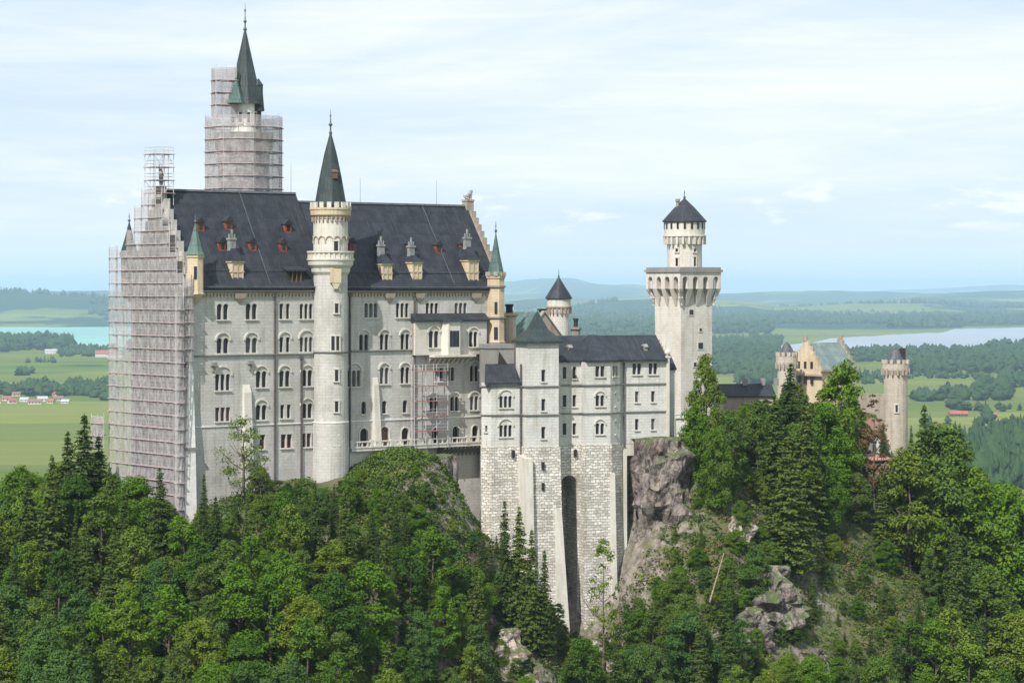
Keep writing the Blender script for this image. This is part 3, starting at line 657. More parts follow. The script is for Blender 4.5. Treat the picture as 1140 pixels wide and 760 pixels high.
for i in range(14):
    a0 = 2*math.pi*(i+.5)/14
    for k in range(6):
        t0, t1 = math.pi*k/6, math.pi*(k+1)/6
        pts = []
        for r_, t in ((.42, t0), (.54, t0), (.54, t1), (.42, t1)):
            aa = a0 - r_*math.cos(t)/2.72; pts.append((aa, 7.8 + r_*math.sin(t)))
        ar.loft([[Vector((tx+q*math.cos(a), ty+q*math.sin(a), z)) for a, z in pts] for q in (2.703, 2.86)])
    aa = a0 + math.pi/14; f2 = Fr(tx, ty, math.degrees(aa)); ar.box(f2, 2.69, 2.84, -.1, .1, 7.2, 7.8)
ar.build('blind_arcade', M['tan'], st)
tw = MB(); tw.lathe(tx, ty, [(2.72, 11.0), (2.85, 11.4), (3.15, 11.6), (3.2, 12.4), (3.3, 12.45), (3.3, 12.75), (2.6, 12.75)], 32); tw.build('parapet', M['ochre'], st)
mr = MB()
for i in range(16):
    f2 = Fr(tx, ty, 360*i/16); mr.box(f2, 2.85, 3.2, -.34, .34, 12.75, 13.6)
mr.build('battlement', M['trim'], st)
for i in range(22):
    pass
cb = MB()
for i in range(26):
    f2 = Fr(tx, ty, 360*i/26); cb.box(f2, 2.7, 3.0, -.13, .13, 10.6, 11.3)
cb.build('corbel_frieze', M['tan'], st)
cone = MB(); cone.lathe(tx, ty, [(2.6, 12.9), (2.5, 13.3), (1.75, 17.6), (1.0, 21.2), (.15, 24.4)], 12, .2, False)
co = cone.build('spire_roof', M['copperdark'], st)
fn = MB(); fn.lathe(tx, ty, [(.15, 24.2), (.3, 24.5), (.14, 24.8), (.12, 25.5), (.34, 25.8), (.12, 26.1), (.07, 27.0), (.14, 27.2), (.04, 27.5), (.03, 28.2)], 8, 0, False); fn.build('finial', M['finial'], st)
for da in (-12,):
    f2 = Fr(tx, ty, 38-90+da); mb = MB(); mb.box(f2, 1.3, 2.1, -.35, .35, 17.3, 18.3); mb.across(f2, -.45, .45, [(1.0, 18.3), (2.2, 18.3), (1.1, 18.95)]); mb.build('roof_dormer', M['woodbrown'], st)
def slit(parent, f2, r_, zb, h, ww=.55, mat='trim', arch=True):
    """window on a round wall: stone surround standing proud, pane inside. f2's s axis is radial"""
    mb = MB()
    for sg in (-1, 1): mb.box(f2, r_-.25, r_+.14, sg*(ww/2+.09)-.09, sg*(ww/2+.09)+.09, zb-.1, zb+h)
    mb.box(f2, r_-.25, r_+.2, -ww/2-.25, ww/2+.25, zb-.28, zb-.1); mb.box(f2, r_-.25, r_+.17, -ww/2-.22, ww/2+.22, zb+h, zb+h+.24)
    wo = mb.build('window', M[mat], parent); pn = MB(); pn.box(f2, r_-.25, r_+.03, -ww/2+.005, ww/2-.005, zb-.09, zb+h-.005); pn.build('pane', M['glass'], wo)
camang = math.degrees(math.atan2(-ty, -tx))
fc = Fr(tx, ty, camang+20)
for zb, h in ((0.2, 1.4), (-3.6, 1.4), (-14.2, 1.7), (-19.0, 1.6), (-24.2, 1.4)): slit(pal, fc, 2.68, zb, h, .6)
slit(pal, Fr(tx, ty, camang+8), 2.68, -9.4, 2.1, .55); slit(pal, Fr(tx, ty, camang+24), 2.68, -9.4, 2.1, .55)
slit(pal, Fr(tx, ty, camang+18), 2.7, 5.6, 1.9, .7); 
mb = MB(); f2 = Fr(tx, ty, camang+16); mb.box(f2, 2.3, 3.1, -.85, .85, 1.0, 3.4); mb.along(f2, 2.3, 3.05, [(-.7, 1.0), (.7, 1.0), (.3, .1), (-.3, .1)]); mb.build('oriel', M['ochre'], st)
for zt in (-10.0, -21.0): 
    mb = MB(); mb.lathe(tx, ty, [(2.66, zt), (2.9, zt+.15), (2.9, zt+.35), (2.66, zt+.35)], 32, 0, False); mb.build('string_course', M['grey' if zt > -15 else 'white'], st)

# corner turrets
def turret(u, out, r, zc0, z0, z1, sp0, sp1, spf, label, crenel=False, mat='ochre', sm='copper', s=None):
    s = PA.su(u, out) if s is None else s; p = PA.P(s, out); mb = MB()
    mb.lathe(p.x, p.y, [(.12, zc0), (r*.6, zc0+.7), (r, z0), (r, z0+.1), (r*1.12, z0+.15), (r*1.12, z0+.4), (r, z0+.45), (r, z1-.5), (r*1.1, z1-.4), (r*1.15, z1)], 8, .39)
    o = mb.build('corner_turret', M[mat], pal, label=label)
    if crenel:
        mr = MB()
        for i in range(8): f2 = Fr(p.x, p.y, 45*i); mr.box(f2, r*.95, r*1.15, -.33, .33, z1+.003, z1+.65)
        mr.build('battlement', M['tan'], o)
    spire(o, p.x, p.y, r*.98 if crenel else r*1.1, sp0, sp1, spf, 8, sm)
    ca = math.degrees(math.atan2(-p.y, -p.x)); f2 = Fr(p.x, p.y, ca)
    mb = MB(); zz_ = (z0+z1)/2-.6; mb.box(f2, r*.9, r+.03, -.22, .22, zz_, zz_+1.9); mb.build('turret_window', M['glass'], o)
    return o
turret(217.5, .35, 1.25, -2.2, -.9, 5.2, 5.2, 10.0, 11.4, 'cream corner turret with green spire at the end of the scaffold')
o = turret(0, -18.3, 1.3, -2, -1, 5.5, 5.5, 10.5, 12.0, 'dark spired turret behind the scaffolded gable', mat='tan', sm='copperdark', s=-.2)
sq = PA.su(552, .45); o = turret(552, .45, 1.5, -9.9, -9.0, 2.2, 2.3, 9.2, 11.2, 'yellow sandstone corner turret with battlements and green spire', True)
q = PA.P(sq, .45); mb = MB()
for zz_ in (-9.1, -4.9, .2): mb.lathe(q.x, q.y, [(1.5, zz_), (1.78, zz_+.15), (1.78, zz_+.4), (1.5, zz_+.4)], 8, .39, False)
mb.build('string_course', M['grey'], o)
f2 = Fr(q.x, q.y, math.degrees(math.atan2(-q.y, -q.x))); mb = MB(); mb.box(f2, 1.3, 1.53, -.3, .3, -8.2, -6.2); mb.build('turret_window', M['glass'], o)
mb = MB(); mb.lathe(q.x, q.y, [(1.62, -42), (1.5, -10), (1.5, -9.4)], 8, .39); mb.build('corner_pier', M['lime'], pal)

# dormers
def roofz(o, zr): return EAV+.5 + (-o)/9*(zr-EAV-.4)
def red_dormer(u, v, zr):
    o = -3.
    for _ in range(30):
        s = PA.su(u, o); z = PA.zz(v, s, o); o = -(z-.4-EAV-.5)/(zr-EAV-.4)*9
    s = PA.su(u, o); z = roofz(o, zr); mb = MB(); wd = .62
    mb.box(PA, s-wd, s+wd, o-1.6, o+.5, z-.9, z+.75); d = mb.build('roof_dormer', M['wood'], pal)
    mb = MB(); mb.loft([[PA.P(s-wd-.2, o+.7, z+.7), PA.P(s, o+.7, z+1.55), PA.P(s+wd+.2, o+.7, z+.7)], [PA.P(s-wd-.2, o-2.2, z+.9), PA.P(s, o-2.4, z+1.55), PA.P(s+wd+.2, o-2.2, z+.9)]])
    mb.build('dormer_roof', M['slate'], d)
    mb = MB(); mb.box(PA, s-.27, s+.27, o+.503, o+.53, z-.35, z+.6); mb.build('pane', M['glass'], d)
for u, v in ((222, 250), (253, 249), (319, 252), (246, 272), (280, 272), (314, 273)): red_dormer(u, v, RW)
for u, v in ((391, 273), (423, 274), (456, 274), (487, 275), (515, 274)): red_dormer(u, v, RE)
def stone_dormer(u, wd, zb, zt, zap, label, mat='ochre', tall=True):
    fo = -.55; s = PA.su(u, fo); mb = MB()
    mb.box(PA, s-wd, s+wd, -4.0, fo, zb, zt); mb.box(PA, s-wd-.1, s+wd+.1, -2.5, fo+.1, (zb+zt)/2-.1, (zb+zt)/2+.1); mb.box(PA, s-wd-.15, s+wd+.15, -3.0, fo+.16, zt+.003, zt+.25)
    for sg in (-1, 0, 1): mb.box(PA, s+sg*wd*.88-.09, s+sg*wd*.88+.09, fo+.003, fo+.1, zb+.3, zt-.1)
    d = mb.build('stone_dormer', M[mat], pal, label=label)
    mb = MB(); a, b, c_, d_ = PA.P(s-wd-.22, fo+.3, zt+.25), PA.P(s+wd+.22, fo+.3, zt+.25), PA.P(s+wd+.22, -4.4, zt+.25), PA.P(s-wd-.22, -4.4, zt+.25); m_ = [PA.P(s-.35, -1.7, zap), PA.P(s+.35, -1.7, zap), PA.P(s+.35, -4.8, zap), PA.P(s-.35, -4.8, zap)]
    mb.loft([[a, b, c_, d_], m_]); mb.build('dormer_roof', M['slate'], d)
    mb = MB(); mb.box(PA, s-wd*.5, s+wd*.5, -2.7, -1.9, zap-.6, zap+1.3); mb.box(PA, s-wd*.62, s+wd*.62, -2.8, -1.8, zap+1.3, zap+1.6)
    for sg in (-1, 0, 1): mb.box(PA, s+sg*wd*.4-.12, s+sg*wd*.4+.12, -2.4, -2.1, zap+1.6, zap+(2.9 if sg == 0 else 2.2))
    mb.build('chimney', M['statue'], d)
    mb = MB(); mb.loft([[PA.P(s-wd, .5, -.62), PA.P(s+wd, .5, -.62), PA.P(s+wd, .02, -.62), PA.P(s-wd, .02, -.62)], [PA.P(s-wd*.8, .4, -1.4), PA.P(s+wd*.8, .4, -1.4), PA.P(s+wd*.8, .02, -1.4), PA.P(s-wd*.8, .02, -1.4)], [PA.P(s-.15, .1, -2.2), PA.P(s+.15, .1, -2.2), PA.P(s+.15, .02, -2.2), PA.P(s-.15, .02, -2.2)]])
    mb.build('corbel', M['tan'], d)
stone_dormer(264.5, 1.05, 1.3, 4.1, 6.3, 'cream stone dormer on the western roof under an ornate chimney')
stone_dormer(431, .95, 1.2, 3.9, 5.6, 'first stone dormer on the eastern roof'); stone_dormer(464.5, .95, 1.5, 4.2, 5.5, 'middle stone dormer on the eastern roof')
stone_dormer(527, 1.05, 1.0, 4.6, 7.0, 'tall stone dormer near the lion gable')
s = PA.su(331, 0); mb = MB(); mb.box(PA, s-1.6, s+1.6, -4.5, -.3, .9, 2.8); d = mb.build('flat_dormer', M['void'], pal)
mb = MB(); mb.loft([[PA.P(s-1.9, .1, 2.8), PA.P(s+1.9, .1, 2.8), PA.P(s+1.9, -6, 4.6), PA.P(s-1.9, -6, 4.6)], [PA.P(s-1.9, .1, 3.05), PA.P(s+1.9, .1, 3.05), PA.P(s+1.9, -6, 4.85), PA.P(s-1.9, -6, 4.85)]]); mb.build('dormer_roof', M['slate'], d)
mb = MB()
for k in (-.8, 0, .8): mb.box(PA, s+k-.06, s+k+.06, -.29, -.1, .95, 2.8)
mb.build('dormer_post', M['woodbrown'], d)

# ridge lead, lion, knight
mb = MB(); mb.along(PA, .6, SE, [(-8.75, RW+.18), (-9, RW+.5), (-9.25, RW+.18)]); mb.build('roof_ridge', M['lead'], pal)
mb = MB(); mb.along(PA, SE+.01, S1-.8, [(-8.75, RE+.18), (-9, RE+.5), (-9.25, RE+.18)]); mb.build('roof_ridge', M['lead'], pal)
def skinfig(name, joints, edges, mat, parent, lev=2):
    me = bpy.data.meshes.new(name); og = ORG[parent.name] if parent else Vector((0, 0, 0))
    me.from_pydata([tuple(Vector(j[0])-og) for j in joints], edges, []); o = bpy.data.objects.new(name, me); COL.objects.link(o)
    sk = o.modifiers.new('skin', 'SKIN'); o.modifiers.new('sub', 'SUBSURF').levels = lev; o.modifiers['sub'].render_levels = lev
    for i, j in enumerate(joints): me.skin_vertices[0].data[i].radius = (j[1], j[1])
    me.skin_vertices[0].data[0].use_root = True; me.materials.append(mat)
    if parent: o.parent = parent; ORG[o.name] = og
    return o
def statuelion(fr, s, o_, z, k=1.):
    P = lambda a, b, c: fr.P(s+a*k, o_+b*k, z+c*k)
    J = [(P(0, 0, .75), .42*k), (P(.45, 0, .95), .46*k), (P(.75, 0, 1.35), .42*k), (P(.95, 0, 1.75), .36*k), (P(1.25, 0, 1.72), .22*k),
         (P(-.35, 0, .45), .40*k), (P(-.1, .3, .12), .16*k), (P(.2, .3, .08), .12*k), (P(-.1, -.3, .12), .16*k), (P(.2, -.3, .08), .12*k),
         (P(.75, .25, .7), .16*k), (P(.8, .25, .08), .12*k), (P(.75, -.25, .7), .16*k), (P(.8, -.25, .08), .12*k), (P(-.8, 0, .4), .08*k), (P(-1.0, 0, .9), .07*k)]
    E = [(0, 1), (1, 2), (2, 3), (3, 4), (0, 5), (5, 6), (6, 7), (5, 8), (8, 9), (1, 10), (10, 11), (1, 12), (12, 13), (5, 14), (14, 15)]
    return skinfig('lion_statue', J, E, M['statue'], pal)
mb = MB(); mb.box(PA, S1-1.2, S1+.2, -9.7, -8.3, RE-.5, RE+1.1); mb.box(PA, S1-1.3, S1+.3, -9.8, -8.2, RE+1.1, RE+1.4); mb.build('pedestal', M['tan'], pal)
statuelion(PA, S1-.6, -9, RE+1.4, .85)
P = lambda a, b, c: PA.P(.1+a, -9+b, RW+.9+c)
mb = MB(); mb.box(PA, -.5, .7, -9.6, -8.4, RW, RW+.9); mb.build('pedestal', M['tan'], pal)
skinfig('knight_statue', [(P(0, 0, 1.3), .32), (P(0, 0, 1.9), .36), (P(0, 0, 2.35), .16), (P(0, 0, 2.7), .24), (P(0, .18, .6), .2), (P(0, .2, .05), .16), (P(0, -.18, .6), .2), (P(0, -.2, .05), .16),
   (P(0, .45, 1.95), .15), (P(.1, .6, 1.4), .12), (P(0, -.45, 1.95), .15), (P(.1, -.65, 2.3), .1), (P(.1, -.7, 3.4), .06)],
   [(0, 1), (1, 2), (2, 3), (0, 4), (4, 5), (0, 6), (6, 7), (1, 8), (8, 9), (1, 10), (10, 11), (11, 12)], M['statue'], pal)
for u, Yo, zt, hh in ((324, -9, RW, 5), (401, -9, RE, 4.5), (486, -9, RE, 4.5)):
    s = PA.su(u, Yo); mb = MB(); mb.tube(PA.P(s, Yo, zt), PA.P(s, Yo, zt+hh), .035, .02); mb.build('lightning_rod', M['lead'], pal)

def conductor(u, zr):
    s = PA.su(u, 0); mb = MB(); mb.tube(PA.P(s, .3, EAV+.45), PA.P(s, -8.9, zr+.45), .035, n=4); mb.build('conductor', M['conductor'], pal)
for u in (300,): conductor(u, RW)
for u in (408, 505): conductor(u, RE)
mb = MB(); mb.tube(PA.P(.8, .72, EAV+.05), PA.P(S1-1.8, .72, EAV+.0), .13, n=8); mb.build('gutter', M['lead'], pal)
for (s0_, s1_, zr) in ((1, SE-.5, RW), (SE+4, S1-1.5, RE)):
    o_ = -1.1; z = EAV+.65 + 1.1/9*(zr-EAV); mb = MB(); mb.tube(PA.P(s0_, o_, z+.28), PA.P(s1_, o_, z+.28), .05, n=4); mb.tube(PA.P(s0_, o_, z+.1), PA.P(s1_, o_, z+.1), .04, n=4)
    for q in range(int((s1_-s0_)/1.5)): mb.tube(PA.P(s0_+q*1.5, o_, z-.15), PA.P(s0_+q*1.5, o_, z+.3), .04, n=4)
    mb.build('snow_guard', M['lead'], pal)
# oriel loggia
sa, sb = PA.su(461.5, .8), PA.su(541, .8)
mb = MB(); H2 = []
F2 = Fr(*PA.P(0, 1.0)[:2], 38)
ori = MB()
for u, n, lw in ((483, 2, .8), (527, 2, .7)): window(pal, F2, F2.su(u), -9.4, 2.7 if u == 483 else 2.5, n, lw, .15, relief=True, holes=H2, depth=.35)
ori.wall(F2, sa, sb, -10.6, -5.2, H2, .35); ori.box(F2, sa, sb, -.45, -1.3, -10.6, -5.2); ori.face([F2.P(sa, 0, -10.6), F2.P(sa, -1, -10.6), F2.P(sa, -1, -5.2), F2.P(sa, 0, -5.2)]); ori.face([F2.P(sb, 0, -10.6), F2.P(sb, -1, -10.6), F2.P(sb, -1, -5.2), F2.P(sb, 0, -5.2)])
oo = ori.build('oriel', M['trim'], pal, label='wide shallow bay in the middle of the eastern front')
s1_, s2_, s3_, s4_ = [F2.su(u, 1.2) for u in (496, 499, 512, 515)]
mb = MB(); mb.prism([F2.P(s1_, .01), F2.P(s2_, 1.3), F2.P(s3_, 1.3), F2.P(s4_+.3, .01)], -10.9, -5.25); bay = mb.build('bay', M['trim'], oo)
F3 = Fr(*F2.P(0, 1.3)[:2], 38); mb = MB()
for sc_ in (s2_+.55, (s2_+s3_)/2+.0, s3_-.55):
    mb.box(F3, sc_-.28, sc_+.28, .003, .04, -9.3, -6.7)
mb.build('pane', M['glass'], oo)
mb = MB(); mb.along(PA, sa-.2, sb+.3, [(1.5, -5.25), (1.5, -4.95), (.003, -3.9), (.003, -5.25)]); mb.loft([[F3.P(s1_-.3, -.6, -5.2), F3.P(s2_-.2, .3, -5.2), F3.P(s3_+.2, .3, -5.2), F3.P(s4_+.5, -.6, -5.2)], [F3.P(s1_+.5, -1.4, -4.5), F3.P(s1_+.8, -1.2, -4.5), F3.P(s3_-.6, -1.2, -4.5), F3.P(s4_-.5, -1.4, -4.5)]])
mb.build('oriel_roof', M['slate'], oo)
mb = MB(); s5, s6 = PA.su(476), PA.su(518)
for k in range(9): s = s5 + (s6-s5)*k/8; mb.along(PA, s-.14, s+.14, [(.003, -12.2), (1.0, -11.3), (2.2, -11.0), (2.2, -10.62), (.003, -10.62)])
mb.box(PA, s5-.4, s6+.4, 1.01, 2.45, -10.95, -10.6); mb.build('oriel_corbel', M['trim'], oo)

# terrace with balustrade
ter = thing('terrace_walk', 'long balustraded terrace walk along the foot of the eastern palace front', 'terrace', PA.P(35, 1.5, -26))
s0 = PA.su(391, 2); s1 = PA.su(541, 2.2)
mb = MB(); mb.box(PA, s0, s1, .01, 2.2, -25.5, -25.0); mb.build('deck', M['trim'], ter)
mb = MB(); mb.box(PA, s0, s1, 2.0, 2.3, -25.0, -24.78); mb.box(PA, s0, s1, 1.98, 2.32, -24.15, -23.95); n = int((s1-s0)/.95)
for k in range(n+1): s = s0+(s1-s0)*k/n; mb.box(PA, s-.09, s+.09, 2.03, 2.27, -24.78, -24.15)
for k in range(8): s = s0+(s1-s0)*k/7; mb.box(PA, s-.25, s+.25, 1.95, 2.35, -25.0, -23.8)
mb.build('balustrade', M['trim'], ter)
mb = MB(); sx = PA.su(488)
for k in range(11): s = sx + (s1-sx)*k/10; mb.along(PA, s-.18, s+.18, [(.003, -27.2), (.5, -26.6), (1.9, -25.9), (2.1, -25.5), (.003, -25.5)])
mb.build('corbel', M['grey'], ter)
mb = MB(); mb.box(PA, s0, PA.su(470), .02, 1.6, -31, -25.5); mb.build('retaining_wall', M['lime'], ter)
# ================================================================ NORTH TOWER (scaffolded)
nT = PA.P(PA.su(271.5, -22), -22); nxx, nyy = nT.x, nT.y
nt_ = thing('north_tower', 'tall round tower with dark pointed roof rising out of its scaffold', 'tower', (nxx, nyy, -26))
mb = MB(); mb.lathe(nxx, nyy, [(4.3, -28), (4.2, 22), (4.9, 23.5), (4.9, 25.5), (2.2, 25.6)], 28); mb.build('shaft', M['lime'], nt_)
mb = MB(); mb.lathe(nxx, nyy, [(2.2, 25.6), (2.2, 30.6), (2.45, 30.9)], 20); mb.build('drum', M['white'], nt_)
mb = MB(); mb.lathe(nxx+.2, nyy, [(3.0, 30.2), (2.7, 31.2), (1.75, 35.2), (1.05, 38.3), (.15, 42.4)], 8, .3, False); rf = mb.build('spire_roof', M['copperdark'], nt_)
mb = MB(); X0, Z0 = nxx+.2, 42.2; mb.lathe(X0, nyy, [(.15, Z0), (.34, Z0+.3), (.12, Z0+.7), (.12, Z0+1.3), (.3, Z0+1.6), (.1, Z0+1.9), (.06, Z0+3.1), (.16, Z0+3.4), (.04, Z0+3.7), (.03, Z0+4.6)], 8, 0, False); mb.build('finial', M['finial'], rf)
ca = Fr(nxx, nyy, math.degrees(math.atan2(-nyy, -nxx)))
mb = MB(); p = ca.P(2.7, 1.3); mb.lathe(p.x, p.y, [(1.6, 30.2), (1.35, 30.8), (.08, 34.6)], 6, .2, False); mb.build('small_spire', M['copper'], nt_)
mb = MB(); p = ca.P(.6, -2.35); q_ = Fr(p.x, p.y, 0); mb.lathe(p.x, p.y, [(.5, 25.6), (.5, 29.0), (1.0, 29.1), (.75, 32.0), (.75, 33.3)], 8); mb.lathe(p.x, p.y, [(.85, 33.3), (.1, 34.4)], 8, 0, False); mb.build('stair_turret', M['copperdark'], nt_)
for a in (-50, -15, 20, 55):
    slit(nt_, Fr(nxx, nyy, math.degrees(math.atan2(-nyy, -nxx))+a), 2.2, 27.2, 1.6, .5)

# ---------------------------------------------------------------- scaffolds
def scaffold(name, label, fr, corners, z0, tops, parent_loc, lift=2.0, wd=1.15, inner=True, net=True, netgap=(), step=2.4, closed=False, rail=True, deckm='deck'):
    """corners: outline in (s,out); tops: height of every run between corners"""
    t = thing(name, label, 'scaffold', parent_loc)
    n = len(corners); runs = [(corners[i], corners[(i+1) % n], tops[i]) for i in range(n if closed else n-1)]
    poles = {}; z_top = max(tops)
    cxm = sum(c[0] for c in corners)/n; com = sum(c[1] for c in corners)/n
    for (a, b, tp) in runs:
        dx, dy = b[0]-a[0], b[1]-a[1]; Ln = math.hypot(dx, dy); k = max(1, round(Ln/step))
        nx_, ny_ = -dy/Ln, dx/Ln
        if closed and ((a[0]+b[0])/2+nx_-cxm)**2+((a[1]+b[1])/2+ny_-com)**2 > ((a[0]+b[0])/2-nx_-cxm)**2+((a[1]+b[1])/2-ny_-com)**2: nx_, ny_ = -nx_, -ny_
        for i in range(k+1):
            q = (round(a[0]+dx*i/k, 2), round(a[1]+dy*i/k, 2)); poles[q] = max(poles.get(q, -999), tp)
            if inner: q2 = (round(q[0]+nx_*wd, 2), round(q[1]+ny_*wd, 2)); poles[q2] = max(poles.get(q2, -999), tp)
    for (s, o_), tp in sorted(poles.items())[:96]:
        mb = MB(); mb.tube(fr.P(s, o_, z0), fr.P(s, o_, tp+1.0), .06, n=4); mb.build('standard', M['metal'], t)
    nl = int((z_top-z0)/lift)
    for j in range(1, nl+1):
        z = z0 + j*lift; dk = MB(); rl = MB(); any_ = False
        for (a, b, tp) in runs:
            if z > tp+.05: continue
            any_ = True
            dx, dy = b[0]-a[0], b[1]-a[1]; Ln = math.hypot(dx, dy); nx_, ny_ = -dy/Ln, dx/Ln
            if closed and ((a[0]+b[0])/2+nx_-cxm)**2+((a[1]+b[1])/2+ny_-com)**2 > ((a[0]+b[0])/2-nx_-cxm)**2+((a[1]+b[1])/2-ny_-com)**2: nx_, ny_ = -nx_, -ny_
            A, B, C_, D = fr.P(a[0], a[1]), fr.P(b[0], b[1]), fr.P(b[0]+nx_*wd*.95, b[1]+ny_*wd*.95), fr.P(a[0]+nx_*wd*.95, a[1]+ny_*wd*.95)
            tz = z + (hash((round(a[0]), j)) % 5)*.002
            dk.prism([(p.x, p.y) for p in (A, B, C_, D)], tz-.09, tz, True, True)
            sg_ = .34 if wd > 0 else -.34; o1, o2 = fr.P(a[0]-nx_*sg_, a[1]-ny_*sg_), fr.P(b[0]-nx_*sg_, b[1]-ny_*sg_)
            dk.loft([[Vector((o1.x, o1.y, z-.1)), Vector((o2.x, o2.y, z-.1)), Vector((o2.x, o2.y, z-.02)), Vector((o1.x, o1.y, z-.02))], [Vector((A.x, A.y, z-.1)), Vector((B.x, B.y, z-.1)), Vector((B.x, B.y, z-.02)), Vector((A.x, A.y, z-.02))]])
            for zz_ in (.5, 1.0): rl.tube(Vector((A.x, A.y, z+zz_)), Vector((B.x, B.y, z+zz_)), .035, n=4)
            if j % 2 == 0 and Ln > 2: 
                m0 = A.lerp(B, .5 if j % 4 else .0); m1 = A.lerp(B, 1. if j % 4 else .5)
                rl.tube(Vector((m0.x, m0.y, z-lift)), Vector((m1.x, m1.y, z)), .035, n=4)
        if any_:
            dk.build('deck', M[deckm], t)
            if rail: rl.build('guard_rail', M['metal'], t)
    if net:
        rnd = random.Random(3)
        for i, (a, b, tp) in enumerate(runs):
            if i in netgap: continue
            mb = MB(); k = 5; zs = int((tp-z0)/lift)+1
            dx, dy = b[0]-a[0], b[1]-a[1]; Ln = math.hypot(dx, dy); nx_, ny_ = -dy/Ln, dx/Ln
            if closed and ((a[0]+b[0])/2+nx_-cxm)**2+((a[1]+b[1])/2+ny_-com)**2 > ((a[0]+b[0])/2-nx_-cxm)**2+((a[1]+b[1])/2-ny_-com)**2: nx_, ny_ = -nx_, -ny_
            g_ = [[None]*(k+1) for _ in range(zs+1)]
            for jz in range(zs+1):
                for ii in range(k+1):
                    o_ = (.10 + (rnd.uniform(0, .16) if 0 < ii < k else 0))*(1 if wd > 0 else -1)
                    g_[jz][ii] = fr.P(a[0]+dx*ii/k-nx_*o_, a[1]+dy*ii/k-ny_*o_, z0+(tp+.6-z0)*jz/zs)
            for jz in range(zs):
                for ii in range(k):
                    mb.face([g_[jz][ii], g_[jz][ii+1], g_[jz+1][ii+1], g_[jz+1][ii]], [(ii*Ln/k, jz*2), ((ii+1)*Ln/k, jz*2), ((ii+1)*Ln/k, jz*2+2), (ii*Ln/k, jz*2+2)])
            mb.build('netting', M['net'], t)
    return t
# west gable: runs along the gable (out is negative going to the back of the palace)
s_ = -2.0
prof = [(2.2, -40, 1.6), (-.4, 0, 2.6), (-2.6, 0, 6.6), (-5.0, 0, 10.6), (-6.8, 0, 13.5), (-11.2, 0, 10.6), (-13.2, 0, 6.6), (-15.6, 0, 4.6), (-19.6, 0, 0)]
cor = [(p[0]) for p in prof]; zt = [2.6, 4.6, 8.6, 12.4, 14.8, 12.4, 9.6, 6.6, 5.2]
outs = [1.2, -.6, -2.8, -5.0, -7.0, -11.2, -13.4, -15.8, -19.0]
cs = [(s_, o_) for o_ in outs]
scaffold('scaffolding', 'large netted scaffold covering the whole west gable of the palace', PA, cs, -39.0, [1.8, 5.0, 9.0, 12.4, 14.6, 12.0, 8.6, 5.4], PA.P(-2, -9, -39), netgap=(), inner=True, wd=1.1)
scaffold('scaffolding', 'narrow netted scaffold return at the south west corner beside the white buttress', PA, [(-3.4, 1.5), (-2.05, 1.5)], -39.0, [-1.6], PA.P(-2.7, 1.5, -39), inner=False, step=1.4, wd=-.8)
scaffold('scaffolding', 'short netted scaffold corner above the white buttress', PA, [(-1.95, 1.25), (-.25, 1.25)], -10.9, [1.0], PA.P(-1, 1.2, -10.9), inner=False, step=1.7, wd=-.6)
scaffold('scaffolding', 'open scaffold frame with little netting at the far north west corner', PA, [(-1.8, -19.2), (-1.8, -21.8)], -39.0, [6.0], PA.P(-1, -21, -39), inner=True, wd=1.2, net=True)
scaffold('scaffolding', 'small open scaffold cage around the knight statue on the gable top', PA, [(-1.8, -7.4), (1.4, -7.4), (1.4, -10.6), (-1.8, -10.6)], 12.8, [20.8]*4, PA.P(0, -9, 12.8), closed=True, inner=False, step=1.6, wd=.7, net=False)
scaffold('scaffolding', 'small netted scaffold box jutting out low on the north west corner', PA, [(-3.2, -21.0), (-3.2, -25.0), (-1.0, -25.0)], -25.0, [-20.6]*2, PA.P(-3, -23, -25), inner=False, wd=.8)
TF = Fr(nxx, nyy, 20)
oc = [(6.4*math.cos(R(a)), 6.4*math.sin(R(a))) for a in range(0, 360, 45)]
scaffold('scaffolding', 'broad octagonal netted scaffold wrapped around the north tower', TF, oc, 8.4, [27.6]*8, (nxx, nyy, 8.4), closed=True, inner=False, wd=1.1, step=2.5)
UF = Fr(px(249.5, nyy-2), nyy-2, 20)
scaffold('scaffolding', 'slim upper scaffold tower left of the green pointed roof', UF, [(-1.7, 1.5), (1.7, 1.5), (1.7, -1.5), (-1.7, -1.5)], 28.0, [35.4]*4, (UF.o[0], UF.o[1], 28), closed=True, inner=False, wd=.9, step=1.7)
sO = PA.su(462, 2.6); sP = PA.su(499, 2.6)
sc5 = scaffold('scaffolding', 'slim scaffold with red boards below the white oriel', PA, [(sO, 2.5), (sP, 2.5)], -25.1, [-13.0], PA.P(sO, 2, -25), inner=True, wd=-.9, step=1.9, net=False, lift=2.4, deckm='deckred')
for ch in list(sc5.children): pass

